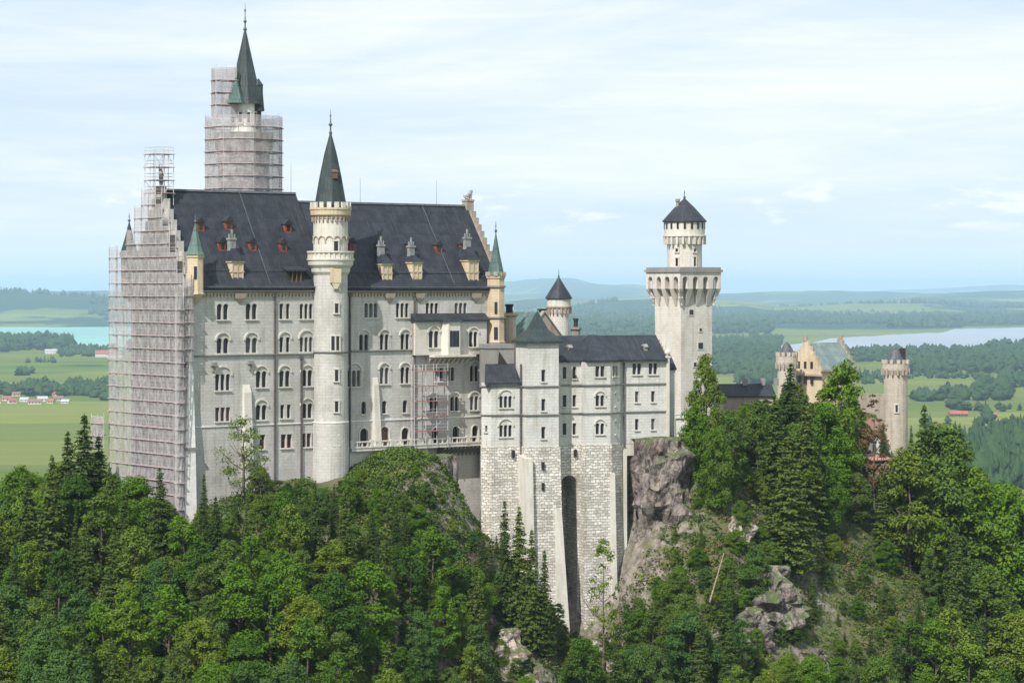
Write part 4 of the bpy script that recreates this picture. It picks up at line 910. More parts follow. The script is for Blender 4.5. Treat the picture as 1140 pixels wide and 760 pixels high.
# ================================================================ BOWER (white block on the rock)
K = Fr(px(537, 405), 405, 22)
bw = thing('bower_building', 'white castle wing with square tower and polygonal bay on a tall rusticated stone base', 'castle wing', K.P(15, -2, -50))
ZA, ZB, ZC, ZD = -25.4, -20.3, -15.7, -11.9
k_s = lambda u, o=0: K.su(u, o)
su_ = {u: round(k_s(u), 2) for u in (547, 579, 584, 622, 649, 678, 695, 748)}
wl = MB(); trim = MB(); base = MB()
def polywall(pts, z0, z1, wins=(), top=True, mb=None, depth=.4, bands=(), basez=None, batter=0.):
    """pts: footprint in K coordinates, front faces in order; wins: (segment, s along it, zb, h, lights, width, arch, relief)"""
    mb = mb or wl; n = len(pts)
    for i in range(n):
        a, b = pts[i], pts[(i+1) % n]; pa, pb = K.P(*a), K.P(*b); d = pb-pa; Ln = d.length
        fr = Fr(pa.x, pa.y, math.degrees(math.atan2(d.y, d.x))); hs = []
        for (sg, s, zb, h, nl, lw, ar, re_) in wins:
            if sg == i: window(bw, fr, s, zb, h, nl, lw, .16, 0, ar, re_, depth=depth, holes=hs, sill=nl > 1 or True)
        mb.wall(fr, 0, Ln, z0, z1, hs, depth)
        for zb_, k in bands: band(trim, fr, -k*.2, Ln+k*.2, zb_, 0, .28, .24)
    if top: mb.face([K.P(a[0], a[1], z1) for a in pts])
B_ = ((ZC-.14, 1), (ZB-.14, 1))
s = su_
a_pts = [(.5, -1.6), (s[547], 0), (s[579], 0), (s[579], -7), (2.5, -7)]
seg = s[579]-s[547]; aw = k_s(563)-s[547]
polywall(a_pts, ZA, ZC+.5, [(1, aw, -19.1, 1.9, 3, .55, True, True), (1, aw, -23.8, 1.9, 3, .55, True, True), (0, .9, -23.0, 1.0, 1, .4, False, False)], bands=B_)
OB = 2.3; sL, sR = k_s(587, OB), k_s(622, OB)
b_pts = [(sL, OB), (sR, OB), (sR, -2.6), (sL, -2.6)]
bs = k_s(605, OB)-sL
polywall(b_pts, ZA, -8.7, [(0, bs, z, 1.9, 1, .62, False, False) for z in (-14.9, -19.6, -24.1)], bands=B_)
c0, c1 = s[622], s[649]
cf = [(c0-.3, -1.0), (c1+.3, -1.0), (c1+.3, -7), (c0-.3, -7)]
polywall(cf, ZA, ZD, [(0, k_s(u, -1)-c0+.3, z, 1.9, 1, .6, False, False) for u in (628.5, 639.5) for z in (-14.6, -19.2, -23.8)], bands=B_)
d_pts = [(c1, -.4), (c1+.01, .8), (s[678]-.1, .8), (s[695]-.3, -.9), (s[695]-.3, -7), (c1, -7)]
dw = k_s(668, .8)-c1-.01
polywall(d_pts, ZA, ZD, [(1, dw, -14.3, 1.7, 2, .66, False, False), (1, dw, -19.1, 1.8, 2, .62, True, True), (1, dw, -23.7, 1.8, 2, .62, True, True), (2, 1.5, -14.3, 1.7, 2, .6, False, False), (2, 1.5, -19.2, 2.1, 1, .06, True, True), (2, 1.5, -23.8, 2.1, 1, .06, True, True)], bands=B_)
e0 = s[695]-.3; e1 = s[748]
e_pts = [(e0-.2, -1.6), (e1, -1.6), (e1, -8), (e0-.2, -8)]
ew = []
for u in (709, 727): 
    q0 = k_s(u, -1.6)-e0+.2; ew += [(0, q0, -14.1, 1.8, 2, .62, False, False), (0, q0, -18.7, 1.8, 1, .58, False, False), (0, q0, -23.3, 1.8, 1, .58, False, False)]
polywall(e_pts, ZA-.2, ZD, ew, bands=B_)
f_pts = [(e1+.003, -2.6), (e1+1.9, -2.6), (e1+1.9, -8), (e1+.003, -8)]
polywall(f_pts, ZA-2, ZD-1.6)
mb = MB(); mb.box(K, e1+1.91, e1+8.5, -6.5, -2.8, -27, -21.6); mb.box(K, e1+1.91, e1+9, -7, -2.6, -21.6, -21.2); mb.build('terrace_wall', M['white'], bw)
wl.build('wall', M['limewhite'], bw); trim.build('string_course', M['grey'], bw)
mb = MB(); mb.box(K, e1-.35, e1+.15, -1.75, -1.2, ZA, ZD+.5); mb.box(K, e1-.5, e1+.3, -1.9, -1.1, ZD+.5, ZD+.8); pp = K.P(e1-.1, -1.5); mb.lathe(pp.x, pp.y, [(.15, ZD+.8), (.45, ZD+1.2), (.5, ZD+1.5), (.3, ZD+1.8), (.05, ZD+2.1)], 8); mb.build('corner_pier', M['trim'], bw)
mb = MB(); z = ZD
for i in range(6): mb.box(K, e1-.3, e1+.25, -2.6-i*.62, -1.98-i*.62, ZD-.3, ZD+.7+i*.55)
mb.build('stepped_parapet', M['tan'], bw)
# stone base with batter
def basepoly(pts, z0, z1, grow, holes=()):
    cxx = sum(p[0] for p in pts)/len(pts); 
    lo = [((p[0]-cxx)*(1+grow*.10)+cxx, p[1]+(grow if p[1] > -3 else 0)) for p in pts]
    base.loft([[K.P(a[0], a[1], z0) for a in lo], [K.P(a[0], a[1], z1) for a in pts]])
g_ = lambda pts, k: [(p[0]+(k if p[0] > sum(q[0] for q in pts)/len(pts) else -k), p[1]+(k if p[1] > -3 else 0)) for p in pts]
basepoly(g_(a_pts, .16), -52, ZA-.003, 1.4); basepoly(g_(b_pts, .2), -60, ZA-.006, 1.3)
basepoly(g_(d_pts, .18), -66, ZA-.004, .8)
base.wall(K.sub(0, -1.0+.12, 0), c0-.3, c1+.3, -66, ZA, [((c0+c1)/2+.05, -66, 3.0, 35.6, True, 5.0)], .4)
base.build('rusticated_base', M['rust'], bw)
mb = MB(); mb.box(K, e0, e1+.2, -6, -1.5, -27.5, ZA-.25); mb.build('plinth', M['trim'], bw)
def kbut(s0_, s1_, o0, o1, z0, z1, slope=.0):
    mb = MB(); mb.loft([[K.P(s0_, -.5, z0), K.P(s1_+slope, -.5, z0), K.P(s1_+slope, o0, z0), K.P(s0_, o0, z0)], [K.P(s0_, -.5, z1), K.P(s1_, -.5, z1), K.P(s1_, o1, z1), K.P(s0_, o1, z1)], [K.P(s0_, -.5, z1+.5), K.P(s1_, -.5, z1+.5), K.P(s1_, -.4, z1+.5), K.P(s0_, -.4, z1+.5)]])
    mb.build('buttress', M['trim'], bw)
kbut(sL-.75, sL+.55, OB+2.4, OB+1.0, -56, -27.2); kbut(sR-1.0, sR+.25, OB+2.9, OB+.6, -62, -35.5, 1.0); kbut(s[678]-.35, s[678]+.5, 2.9, 1.3, -62, -30.2)
kbut(s[695]+.1, s[695]+.7, -.2, -.8, -62, ZA-1.2)
mb = MB()
for u, v in ((571, 505), (604, 518), (604, 541), (640, 504)):
    o_ = OB+.35 if u < 622 and u > 580 else (.35 if u < 580 else -.85); ss = k_s(u, o_); zz_ = (HV-v)/F*K.P(ss, o_).y; mb.box(K, ss-.22, ss+.22, o_-.5, o_+.35, zz_-.6, zz_+.6)
mb.build('base_slit', M['glass'], bw)
# roofs
mb = MB(); ov = .55
q = [(sL-ov, OB+ov), (sR+ov, OB+ov), (sR+ov, -2.6-ov), (sL-ov, -2.6-ov)]; sm_, om_ = (sL+sR)/2, -.1
mb.loft([[K.P(a, o_, -8.7) for a, o_ in q], [K.P(a, o_, -8.35) for a, o_ in q]], True, False)
q2 = [K.P(sm_+(a-sm_)*.03, om_+(o_-om_)*.03, -3.6) for a, o_ in q]; qm = [K.P(sm_+(a-sm_)*.42, om_+(o_-om_)*.42, -6.5) for a, o_ in q]
mb.loft([[K.P(a, o_, -8.35) for a, o_ in q], qm, q2], False, True); mb.build('tower_roof', M['copperdark'], bw)
RA = -2.6
mb = MB(); mb.loft([[K.P(.2, .5, ZC+.4), K.P(.2, .5, ZC+.65), K.P(1.5, RA, -12.1), K.P(1.5, RA, -12.4)], [K.P(s[579], .5, ZC+.4), K.P(s[579], .5, ZC+.65), K.P(s[579], RA, -12.1), K.P(s[579], RA, -12.4)]]); mb.loft([[K.P(.22, .48, ZC+.42), K.P(1.5, RA+.02, -12.3), K.P(1.5, RA+.02, ZC+.42)], [K.P(.4, .48, ZC+.42), K.P(1.65, RA+.02, -12.3), K.P(1.65, RA+.02, ZC+.42)]])
mb.build('lean_to_roof', M['slate'], bw)
mb = MB(); mb.box(K, 1.9, s[579]-.01, RA-3.5, RA-.003, -16, -9.6); mb.build('upper_wall', M['grey'], bw)  # shade on this stone wall is put into its dark grey colour
mb = MB(); ss = k_s(559, RA); mb.across(K, RA+.003, RA+.12, [(ss-.75, -12.2), (ss+.9, -12.2), (ss-.55, -10.1)]); mb.build('roof_opening', M['void'], bw)
mb = MB(); mb.box(K, 1.75, s[579]-.02, RA-3.4, RA+.15, -9.6, -9.2); mb.box(K, 1.8, s[579]-.02, RA-3.4, RA+.1, -9.2, -8.9); mb.build('stone_coping', M['grey'], bw)
mb = MB(); r0, r1_ = c0-.3, e1-.3; of, ob, rz = -1.6+.45, -9.2, -7.9
om = -5.6
mb.along(K, r0, r1_, [(of+.2, ZD-.02), (of+.2, ZD+.25), (om, rz+.25), (ob, ZD+.25), (ob, ZD-.02)])
mb.build('roof', M['slate'], bw)
mb = MB(); P2 = [(c0-.1, -.5), (c1+.1, -.5), (c1+.1, 1.25), (s[678], 1.25), (s[695]+.25, -.75), (s[695]+.1, -4.5), (c0-.1, -3)]
mb.loft([[K.P(a, o_, ZD+.003) for a, o_ in P2], [K.P(a, o_, ZD+.28) for a, o_ in P2], [K.P(21.8+(a-21.8)*.14, -5.0+(o_+5)*.10, rz+.35) for a, o_ in P2]]); mb.build('bay_roof', M['slate'], bw)
for u in (634, 718): 
    ss = k_s(u, -3); mb = MB(); mb.box(K, ss-.3, ss+.3, -3.8, -2.6, -10.8, -9.6); mb.along(K, ss-.4, ss+.4, [(-2.4, -9.6), (-3.0, -9.1), (-4.2, -9.4)]); mb.build('roof_dormer', M['grey'], bw)
for u, o_ in ((649, -.9), (694.5, -1.5), (579.5, .1)):
    ss = k_s(u, o_); mb = MB(); mb.box(K, ss-.12, ss+.12, o_, o_+.25, -27, ZD-.2); mb.build('drainpipe', M['pipe'], bw)
mb = MB(); mb.along(K, e1+.1, e1+2.0, [(-2.3, ZD-1.6), (-2.3, ZD-1.3), (-5.5, ZD+1.6), (-8, ZD-1.3), (-8, ZD-1.6)]); mb.build('roof', M['slate'], bw, label='small dark roof beside the square tower')

# ================================================================ KNIGHTS' HOUSE and round tower behind
KH = Fr(px(588, 437), 437, 38)
kh = thing('knights_house', 'stone house with green copper roof and tan gable behind the square white tower', 'house', KH.P(3, -4, -26))
xs0, xs1 = KH.su(588), KH.su(640)
Y0 = KH
mb = MB(); mb.prism([KH.P(-1, 0), KH.P(8.2, 0), KH.P(8.2, -12), KH.P(-1, -12)], -27, -9.2); mb.across(KH, 0, -.6, [(-1, -9.2), (8.2, -9.2), (3.6, -4.2)]); mb.build('wall', M['tan'], kh)
mb = MB()
for sg in (0, 1):
    a = (-1.6, -9.9) if sg == 0 else (8.8, -9.9)
    mb.across(KH, -.61, -12.2, [a, (3.6, -4.3), (3.6, -4.0), (a[0], a[1]+.3)])
mb.build('roof', M['copper'], kh)
mb = MB(); mb.across(KH, .15, -.75, [(-1.7, -9.9), (3.6, -4.05), (3.6, -3.75), (-1.7, -9.5)]); mb.across(KH, .15, -.75, [(8.9, -9.9), (3.6, -4.05), (3.6, -3.75), (8.9, -9.5)]); mb.build('gable_coping', M['grey'], kh)
mb = MB(); mb.box(KH, 4.3, 5.1, -2.4, -1.6, -6, -3.7); mb.box(KH, 4.1, 5.3, -2.6, -1.4, -3.7, -3.4); mb.build('chimney', M['void'], kh)
for sc_, zb in ((3.6, -8.4), (5.6, -10.6), (1.8, -10.6)):
    mb = MB(); mb.box(KH, sc_-.3, sc_+.3, .003, .05, zb, zb+1.2); mb.build('window', M['glass'], kh)
def smallturret(u, Yd, r, z0, z1, label, capm='void', mat='ochre'):
    x = px(u, Yd); t = thing('chimney_turret', label, 'turret', (x, Yd, z0))
    mb = MB(); mb.lathe(x, Yd, [(r, z0), (r, z1-.7), (r*1.35, z1-.4), (r*1.35, z1), (r*.5, z1+.01)], 12); mb.build('shaft', M[mat], t)
    mb = MB(); mb.lathe(x, Yd, [(r*.5, z1), (r*.5, z1+1.1), (r*.62, z1+1.15), (r*.62, z1+1.5)], 8); mb.build('chimney_pot', M[capm], t)
smallturret(567, 424, 1.15, -26, -4.0, 'cream round chimney turret right beside the yellow palace corner turret')
smallturret(641, 441, .75, -27, -6.6, 'slim dark capped chimney turret right of the tan gable', mat='grey')
RT = (px(622, 452), 452.)
rt = thing('round_tower', 'slender round white tower with black conical roof behind the knights house', 'tower', (*RT, -26))
mb = MB(); mb.lathe(*RT, [(1.95, -27), (1.9, -4.2)], 24); mb.build('shaft', M['gatelime'], rt)
mb = MB(); mb.lathe(*RT, [(1.95, -4.3), (2.15, -3.3), (2.15, -1.6)], 24); mb.build('drum', M['trim'], rt)
mb = MB()
for i in range(18): f2 = Fr(*RT, i*20); mb.box(f2, 1.8, 2.32, -.14, .14, -4.4, -3.4)
mb.lathe(*RT, [(2.16, -3.4), (2.35, -3.3), (2.35, -3.05), (2.16, -3.0)], 24, 0, False); mb.build('corbel_frieze', M['tan'], rt)
mb = MB(); mb.lathe(*RT, [(2.1, -1.8), (2.45, -1.65), (2.4, -1.5), (.9, .9), (.1, 2.2)], 20, 0, False); cr_ = mb.build('conical_roof', M['slate'], rt)
mb = MB(); mb.lathe(*RT, [(.1, 2.0), (.2, 2.3), (.07, 2.6), (.05, 3.2), (.03, 3.6)], 6, 0, False); mb.build('finial', M['finial'], cr_)

# ================================================================ SQUARE (gate) TOWER
Lq = 7.4
GQ = Fr(px(758, 455), 455, 36)
gt = thing('square_tower', 'tall square pale stone tower with pointed arch corbels and a round capped turret on top', 'tower', GQ.P(3.7, -3.7, -28))
mb = MB(); sq4 = lambda e: [GQ.P(-e, e), GQ.P(Lq+e, e), GQ.P(Lq+e, -Lq-e), GQ.P(-e, -Lq-e)]
hs = []
mb.prism(sq4(0), -30, .4); mb.build('shaft', M['gatelime'], gt)
cor_ = MB(); zt0, zt1 = -2.2, 3.1; e1_ = 1.15
# corbelled upper storey with tall arched niches
faces = [(Fr(*GQ.P(0, 0)[:2], 36), 0), (Fr(*GQ.P(0, -Lq)[:2], 36-90), 1), (Fr(*GQ.P(Lq, 0)[:2], 36+90), 2), (Fr(*GQ.P(Lq, -Lq)[:2], 36+180), 3)]
for fr, i in faces:
    f5 = fr.sub(-e1_, e1_, 0); n = 4; Wd = Lq+2*e1_; st_ = Wd/n; aw_ = 1.25; hh = []
    for k in range(n): hh.append((st_*(k+.5), .1, aw_, 2.2, True))
    cor_.wall(f5, 0, Wd, .1, zt1, hh, 1.0)
    cen = [0] + [st_*(k+.5) for k in range(n)] + [Wd]
    for k in range(n+1):
        a = 0 if k == 0 else st_*(k-.5)+aw_/2; b = Wd if k == n else st_*(k+.5)-aw_/2
        a2, b2 = (a if k else e1_), (b if k < n else Wd-e1_); m_ = (a2+b2)/2
        cor_.loft([[f5.P(a, 0, .1), f5.P(b, 0, .1), f5.P(b, -1.05, .1), f5.P(a, -1.05, .1)], [f5.P(a2+.1, -.6, -1.6), f5.P(b2-.1, -.6, -1.6), f5.P(b2-.1, -1.12, -1.6), f5.P(a2+.1, -1.12, -1.6)],
                   [f5.P(m_-.15, -1.0, -2.9), f5.P(m_+.15, -1.0, -2.9), f5.P(m_+.15, -1.14, -2.9), f5.P(m_-.15, -1.14, -2.9)]])
cor_.prism(sq4(0.02), .1, zt1); cor_.build('corbelled_storey', M['gatelime'], gt)
mb = MB(); mb.prism(sq4(e1_+.25), zt1, zt1+.45, True, True); 
mb.prism(sq4(e1_+.0), zt1+.45, zt1+.9, False); mb.prism(sq4(e1_-.35), zt1+.45, zt1+.9, False); mb.build('parapet', M['grey'], gt)
for zb, sc_, h, w_ in ((-4.6, 2.4, .9, .9), (-7.6, 4.6, .5, .5), (-10.8, 4.6, 1.1, 1.1), (-14, 3.3, .7, .6)):
    mb = MB(); mb.box(GQ, sc_-w_/2-.2, sc_+w_/2+.2, .003, .1, zb-.2, zb+h+.2); wo = mb.build('window', M['trim'], gt); mb = MB(); mb.box(GQ, sc_-w_/2, sc_+w_/2, .103, .13, zb, zb+h); mb.build('pane', M['glass'], wo)
c_ = GQ.P(Lq/2+.25, -Lq/2); x, y = c_.x, c_.y
mb = MB(); mb.lathe(x, y, [(3.2, zt1+.4), (3.2, 8.3)], 28); mb.build('upper_drum', M['gatelime'], gt)
mb = MB(); mb.lathe(x, y, [(3.25, 8.2), (3.7, 9.2), (3.75, 12.2)], 28); mb.build('crown', M['trim'], gt)
mb = MB()
for i in range(22): f2 = Fr(x, y, i*360/22); mb.box(f2, 3.1, 3.95, -.2, .2, 8.2, 9.5)
mb.lathe(x, y, [(3.72, 9.5), (3.98, 9.6), (3.98, 9.85), (3.72, 9.9)], 28, 0, False); mb.build('corbel_frieze', M['gatelime'], gt)
ca = math.degrees(math.atan2(-y, -x))
for i in range(18):
    f2 = Fr(x, y, i*20+7); mb = MB(); mb.box(f2, 3.6, 3.82, -.2, .2, 11.0, 12.15); mb.build('window', M['glass'], gt)
for a, zb, h in ((ca-25, 4.3, 1.4), (ca+35, 4.3, 1.6), (ca-25, 6.9, .5), (ca+35, 6.9, .5)): slit(gt, Fr(x, y, a), 3.2, zb, h, .5)
mb = MB(); mb.lathe(x, y, [(3.7, 12.2), (4.1, 12.3), (4.05, 12.5), (1.9, 14.9), (.12, 16.6)], 20, 0, False); rf = mb.build('conical_roof', M['slate'], gt)
mb = MB(); mb.lathe(x, y, [(.12, 16.5), (.28, 16.8), (.1, 17.1), (.06, 17.5), (.12, 17.7), (.03, 18.1)], 8, 0, False); mb.build('finial', M['finial'], rf)
f2 = Fr(x, y, 180+10); p = f2.P(1.4, -.5); mb = MB(); mb.lathe(p.x, p.y, [(.3, 13), (.3, 15.9), (.42, 16), (.42, 16.5)], 8); mb.build('chimney', M['grey'], gt)

# ================================================================ GATEHOUSE
GH = Fr(px(915, 492), 492, 38)
gh = thing('gatehouse', 'ochre stepped gable gatehouse with pale green roof above the treetops', 'gatehouse', GH.P(4, -4, -28))
mb = MB(); mb.prism([GH.P(0, 0), GH.P(9.5, 0), GH.P(9.5, -8.6), GH.P(0, -8.6)], -32, -15.8)
mb.box(GH, 0, 9.5, 0, -8.6, -15.8, -15.5); mb.build('wall', M['ochre'], gh)
mb = MB(); stepped(mb, GH, -.3, .4, .1, -8.7, -16.3, -10.4, 6); mb.build('stepped_gable', M['ochre'], gh)
mb = MB(); stepped(mb, GH, 9.2, 9.9, .1, -8.7, -16.3, -10.4, 6); mb.build('stepped_gable', M['tan'], gh)
mb = gable_roof(GH, .4, 9.2, 0, -8.6, -15.6, -10.8, .25, .4); mb.build('roof', M['paleroof'], gh)
for so_ in (-.1, 9.5):
    mb = MB(); mb.box(GH, so_-.3, so_+.3, -4.9, -3.9, -10.2, -9.2); mb.build('chimney', M['tan'], gh)
mb = MB(); W_g = Fr(*GH.P(-.3, -8.7)[:2], 38-90)
for o_ in (2.6, 4.4, 6.2): mb.box(W_g, o_-.35, o_+.35, .003, .05, -15.6, -14.2); mb.box(W_g, o_-.35, o_+.35, .003, .05, -18.6, -17.0)
mb.build('window', M['glass'], gh)
mb = MB(); mb.box(GH, -.5, 9.9, .05, .45, -16.1, -15.7); mb.box(W_g, -.3, 9.3, .05, .4, -17.0, -16.6); mb.build('cornice', M['tan'], gh)
def gturret(u, Yd, r, z0, zc, zt, zr, label, extra=False, mat='beige'):
    x = px(u, Yd); t = thing('round_turret', label, 'turret', (x, Yd, z0)); mb = MB()
    mb.lathe(x, Yd, [(r*1.03, z0), (r, zc-.8)], 24); mb.build('shaft', M[mat], t)
    mb = MB(); mb.lathe(x, Yd, [(r, zc-.9), (r*1.16, zc), (r*1.16, zt-.8), (r*.9, zt-.8)], 24); mb.build('crown', M[mat], t)
    mb = MB()
    for i in range(16): f2 = Fr(x, Yd, i*22.5); mb.box(f2, r*.9, r*1.24, -.16, .16, zc-.9, zc+.35); 
    mb.build('corbel_frieze', M['tan'], t); mb = MB()
    for i in range(12): f2 = Fr(x, Yd, i*30+4); mb.box(f2, r*.98, r*1.18, -.32, .32, zt-.78, zt)
    mb.build('battlement', M[mat], t)
    mb = MB(); mb.lathe(x, Yd, [(r*.98, zt-.9), (r*.9, zt-.5), (r*.35, zr-.5), (.08, zr)], 14, 0, False); mb.build('conical_roof', M['lead'], t)
    slit(t, Fr(x, Yd, math.degrees(math.atan2(-Yd, -x))+5), r, z0+(zc-z0)*.62, 1.3, .45)
    if extra: mb = MB(); mb.box(Fr(x+r*.55, Yd-.5, 20), -.45, .45, -.4, .4, zt-.5, zr-.2); mb.build('chimney', M['void'], t)
gturret(876, 492, 1.85, -32, -14.6, -12.3, -10.3, 'round cream turret with dark cone left of the ochre gable')
gturret(997, 480, 2.25, -36, -15.4, -13.4, -11.0, 'stout round battlemented turret with brown cap at the right end of the castle', True)
lw_ = Fr(px(806, 482), 482, 12)
gl = thing('connecting_wing', 'low pale wing with long dark roof between square tower and gatehouse', 'castle wing', lw_.P(5, -3, -30))
mb = MB(); mb.prism([lw_.P(0, 0), lw_.P(10, 0), lw_.P(10, -5), lw_.P(0, -5)], -31, -20.4); mb.build('wall', M['tan'], gl)
mb = gable_roof(lw_, -.4, 10.3, 0, -5, -20.3, -18.4, .2, .4); mb.build('roof', M['slate'], gl)
for u in (829, 849, 864):
    ss = lw_.su(u, -2.5); mb = MB(); mb.box(lw_, ss-.4, ss+.4, -2.9, -2.1, -18.6, -17.2); mb.build('chimney', M['grey'], gl)
an = Fr(px(948, 470), 470, 30)
ax = thing('gatehouse_annex', 'low white annex with brown roof half hidden by trees under the stout turret', 'annex', an.P(3, -2, -38))
hs = []
for s_c in (1.3, 3.4, 5.4): window(ax, an, s_c, -30.6, 1.5, 1, .8, holes=hs, arch=False, mat='redbrick')
mb = MB(); mb.wall(an, 0, 7, -40, -26.5, hs); mb.box(an, 0, 7, -.5, -5, -40, -26.5); mb.face([an.P(0, 0, -40), an.P(0, -1, -40), an.P(0, -1, -26.5), an.P(0, 0, -26.5)]); mb.build('wall', M['white'], ax)
mb = MB(); mb.along(an, -.3, 7.3, [(.5, -26.6), (.5, -26.3), (-2.5, -24.3), (-5.5, -26.3), (-5.5, -26.6)]); mb.build('roof', M['browntile'], ax)
mb = MB(); mb.box(an, 3, 7.4, .01, 2.2, -33.5, -32.6); mb.box(an, 3, 7.4, .05, 2.0, -40, -33.5); mb.along(an, 2.8, 7.6, [(2.5, -32.0), (2.5, -31.8), (.01, -31.0), (.01, -31.2)]); mb.build('porch', M['redbrick'], ax)
curt = Fr(px(960, 488), 488, 8); cw_ = thing('curtain_wall', 'weathered ochre curtain wall behind the trees joining gatehouse and stout turret', 'wall', curt.P(2, 0, -36))
mb = MB(); mb.box(curt, -4, 6, 0, -1, -38, -21); mb.build('wall', M['tan'], cw_); mb = MB()
for i in range(9): mb.box(curt, -4+i*1.12, -3.4+i*1.12, -.01, -.6, -21, -20.3)
mb.build('battlement', M['tan'], cw_)
# ================================================================ TREES
rs = np.random.RandomState(11)
def quads(P, Nrm, size, rs, jit=.6, asp=1.5):
    n = len(P); Nn_ = Nrm + rs.normal(0, jit, (n, 3)); Nn_ /= np.linalg.norm(Nn_, axis=1, keepdims=True)+1e-9
    a = np.cross(Nn_, rs.normal(0, 1, (n, 3))); a /= np.linalg.norm(a, axis=1, keepdims=True)+1e-9; b = np.cross(Nn_, a)
    s = (size*rs.uniform(.6, 1.25, n))[:, None]
    V = np.stack([P-a*s*asp*.5, P-b*s*.42+a*s*.1, P+a*s*asp*.5, P+b*s*.42+a*s*.05], 1).reshape(-1, 3)
    return V, np.arange(4*n).reshape(n, 4)
def crown_broad(seed, h=14., rw=4.3, ncl=125, per=175, size=.28, lean=.0, base=.22, shape=1.):
    r = np.random.RandomState(seed); Ps, Ns = [], []
    for k in range(ncl):
        t = r.uniform(0, 1)**.8; z = h*(base + (1-base)*t)
        env = rw*math.sin(math.pi*min(1, (.12+.88*t)**shape))**.65 if t < .97 else rw*.2
        env *= r.uniform(.72, 1.12); a = r.uniform(0, 2*math.pi); q = env*(r.uniform(.35, 1)**.5)
        c = np.array([q*math.cos(a)*.9+lean*z, q*math.sin(a)*.9, z-h*.03]); cr = r.choice([.6, .85, 1.1, 1.5])*r.uniform(.85, 1.15)*rw/4.3*(1-.3*t)
        n = int(per*cr*cr/1.1); d = r.normal(0, 1, (n, 3)); d /= np.linalg.norm(d, axis=1, keepdims=True); d[:, 2] = np.where(d[:, 2] < -.35, -d[:, 2], d[:, 2])
        rad = cr*r.uniform(.12, 1.25, (n, 1))**.6; p = c + d*rad*np.array([1.05, 1.05, .9]); Ps.append(p); Ns.append(d+np.array([0, 0, .5]))
    P, Nr = np.concatenate(Ps), np.concatenate(Ns)
    return quads(P, Nr, np.full(len(P), size), r)
def crown_spruce(seed, h=20., rw=3.0, size=.34, whorls=44, ragged=.3, base=.06):
    r = np.random.RandomState(seed); Ps, Ns, Sz = [], [], []
    for k in range(whorls):
        t = (k+r.uniform(-.3, .3))/whorls; z = h*(base+(1-base)*t); Lr = rw*(1-t)**.85*(1 if t > .12 else .75+t*2)+.15
        nb = max(6, int(11*(1-t)+5))
        for b in range(nb):
            a = r.uniform(0, 2*math.pi); Lb = Lr*r.uniform(1-ragged, 1.1); n = max(4, int(Lb*9)); q = np.linspace(.12, 1, n)[:, None]
            droop = -.30*Lb*q**1.3+.16*Lb*q**3; x = Lb*q; wdt = .32*(1-q*.6)*r.normal(0, 1, (n, 1))*min(1, Lb)
            P = np.concatenate([x*math.cos(a)-wdt*math.sin(a), x*math.sin(a)+wdt*math.cos(a), z+droop+r.normal(0, .08, (n, 1))], 1)
            Ps.append(P); Ns.append(np.tile([math.cos(a)*.5, math.sin(a)*.5, .75], (n, 1))); Sz.append((size*(1.25-.5*q[:, 0])))
    Ps.append(np.array([[0, 0, h*(.97+.012*i)] for i in range(4)])); Ns.append(np.tile([0, 1, .2], (4, 1))); Sz.append(np.full(4, .22))
    P = np.concatenate(Ps); return quads(P, np.concatenate(Ns), np.concatenate(Sz), r, .45, 1.7)
def trunk_mesh(seed, h, r0, limbs, broad, name='trunk', lean=0.):
    mb = MB(); r = random.Random(seed); p = Vector((0, 0, -1.5)); n = 6; pts = [p]
    for i in range(1, n+1):
        t = i/n; pts.append(Vector((lean*h*t+r.uniform(-.12, .12)*broad, r.uniform(-.12, .12)*broad, h*t*(.82 if broad else .97))))
    for i in range(n): mb.tube(pts[i], pts[i+1], r0*(1-i/n*.85)+.02, r0*(1-(i+1)/n*.85)+.02, 6)
    for k in range(limbs):
        t = r.uniform(.28, .8) if broad else r.uniform(.1, .6); q = pts[int(t*n)]; a = r.uniform(0, 6.28); l = h*(.26 if broad else .08)*r.uniform(.6, 1.1)
        e = q + Vector((math.cos(a)*l, math.sin(a)*l, l*(.8 if broad else -.1))); mid = q.lerp(e, .5)+Vector((0, 0, -.1*l))
        mb.tube(q, mid, r0*.4, r0*.25, 4); mb.tube(mid, e, r0*.25, .03, 4)
    me = bpy.data.meshes.new(name); me.from_pydata([tuple(v) for v in mb.v], [], mb.f); me.materials.append(M['bark']); return me
def proto(kind, seed):
    if kind == 'broad':
        h = 14.; rw = [4.2, 3.6, 4.8, 3.9, 4.4, 3.2, 4.9][seed % 7]; V, Fq = crown_broad(100+seed, h, rw, ncl=int(125*(rw/4.2)**1.6), base=.10, shape=[1., .8, 1.15][seed % 3]); return npmesh('crown', V, Fq, M['leaf']), trunk_mesh(seed, h, .24, 7, 1), h, rw
    if kind == 'spruce':
        h = 20.; rw = [3.6, 3.1, 4.1, 3.4][seed % 4]; V, Fq = crown_spruce(200+seed, h, rw); return npmesh('crown', V, Fq, M['needle']), trunk_mesh(seed, h, .22, 3, 0), h, rw
    if kind == 'pine':
        h = 20.; V, Fq = crown_broad(300+seed, h, 2.9, ncl=44, per=170, size=.26, base=.35); return npmesh('crown', V, Fq, M['rednd']), trunk_mesh(seed, h, .22, 9, 1), h, 2.9
    if kind == 'larch':
        h = 17.; V, Fq = crown_broad(400+seed, h, 2.9, ncl=46, per=90, size=.26, base=.16); return npmesh('crown', V, Fq, M['leaf']), trunk_mesh(seed, h, .16, 8, 1), h, 2.6
    if kind == 'young':
        h = 12.; V, Fq = crown_broad(500+seed, h, 4.0, ncl=46, per=70, size=.24, base=.24); return npmesh('crown', V, Fq, M['yleaf']), trunk_mesh(seed, h, .28, 14, 1), h, 4.0
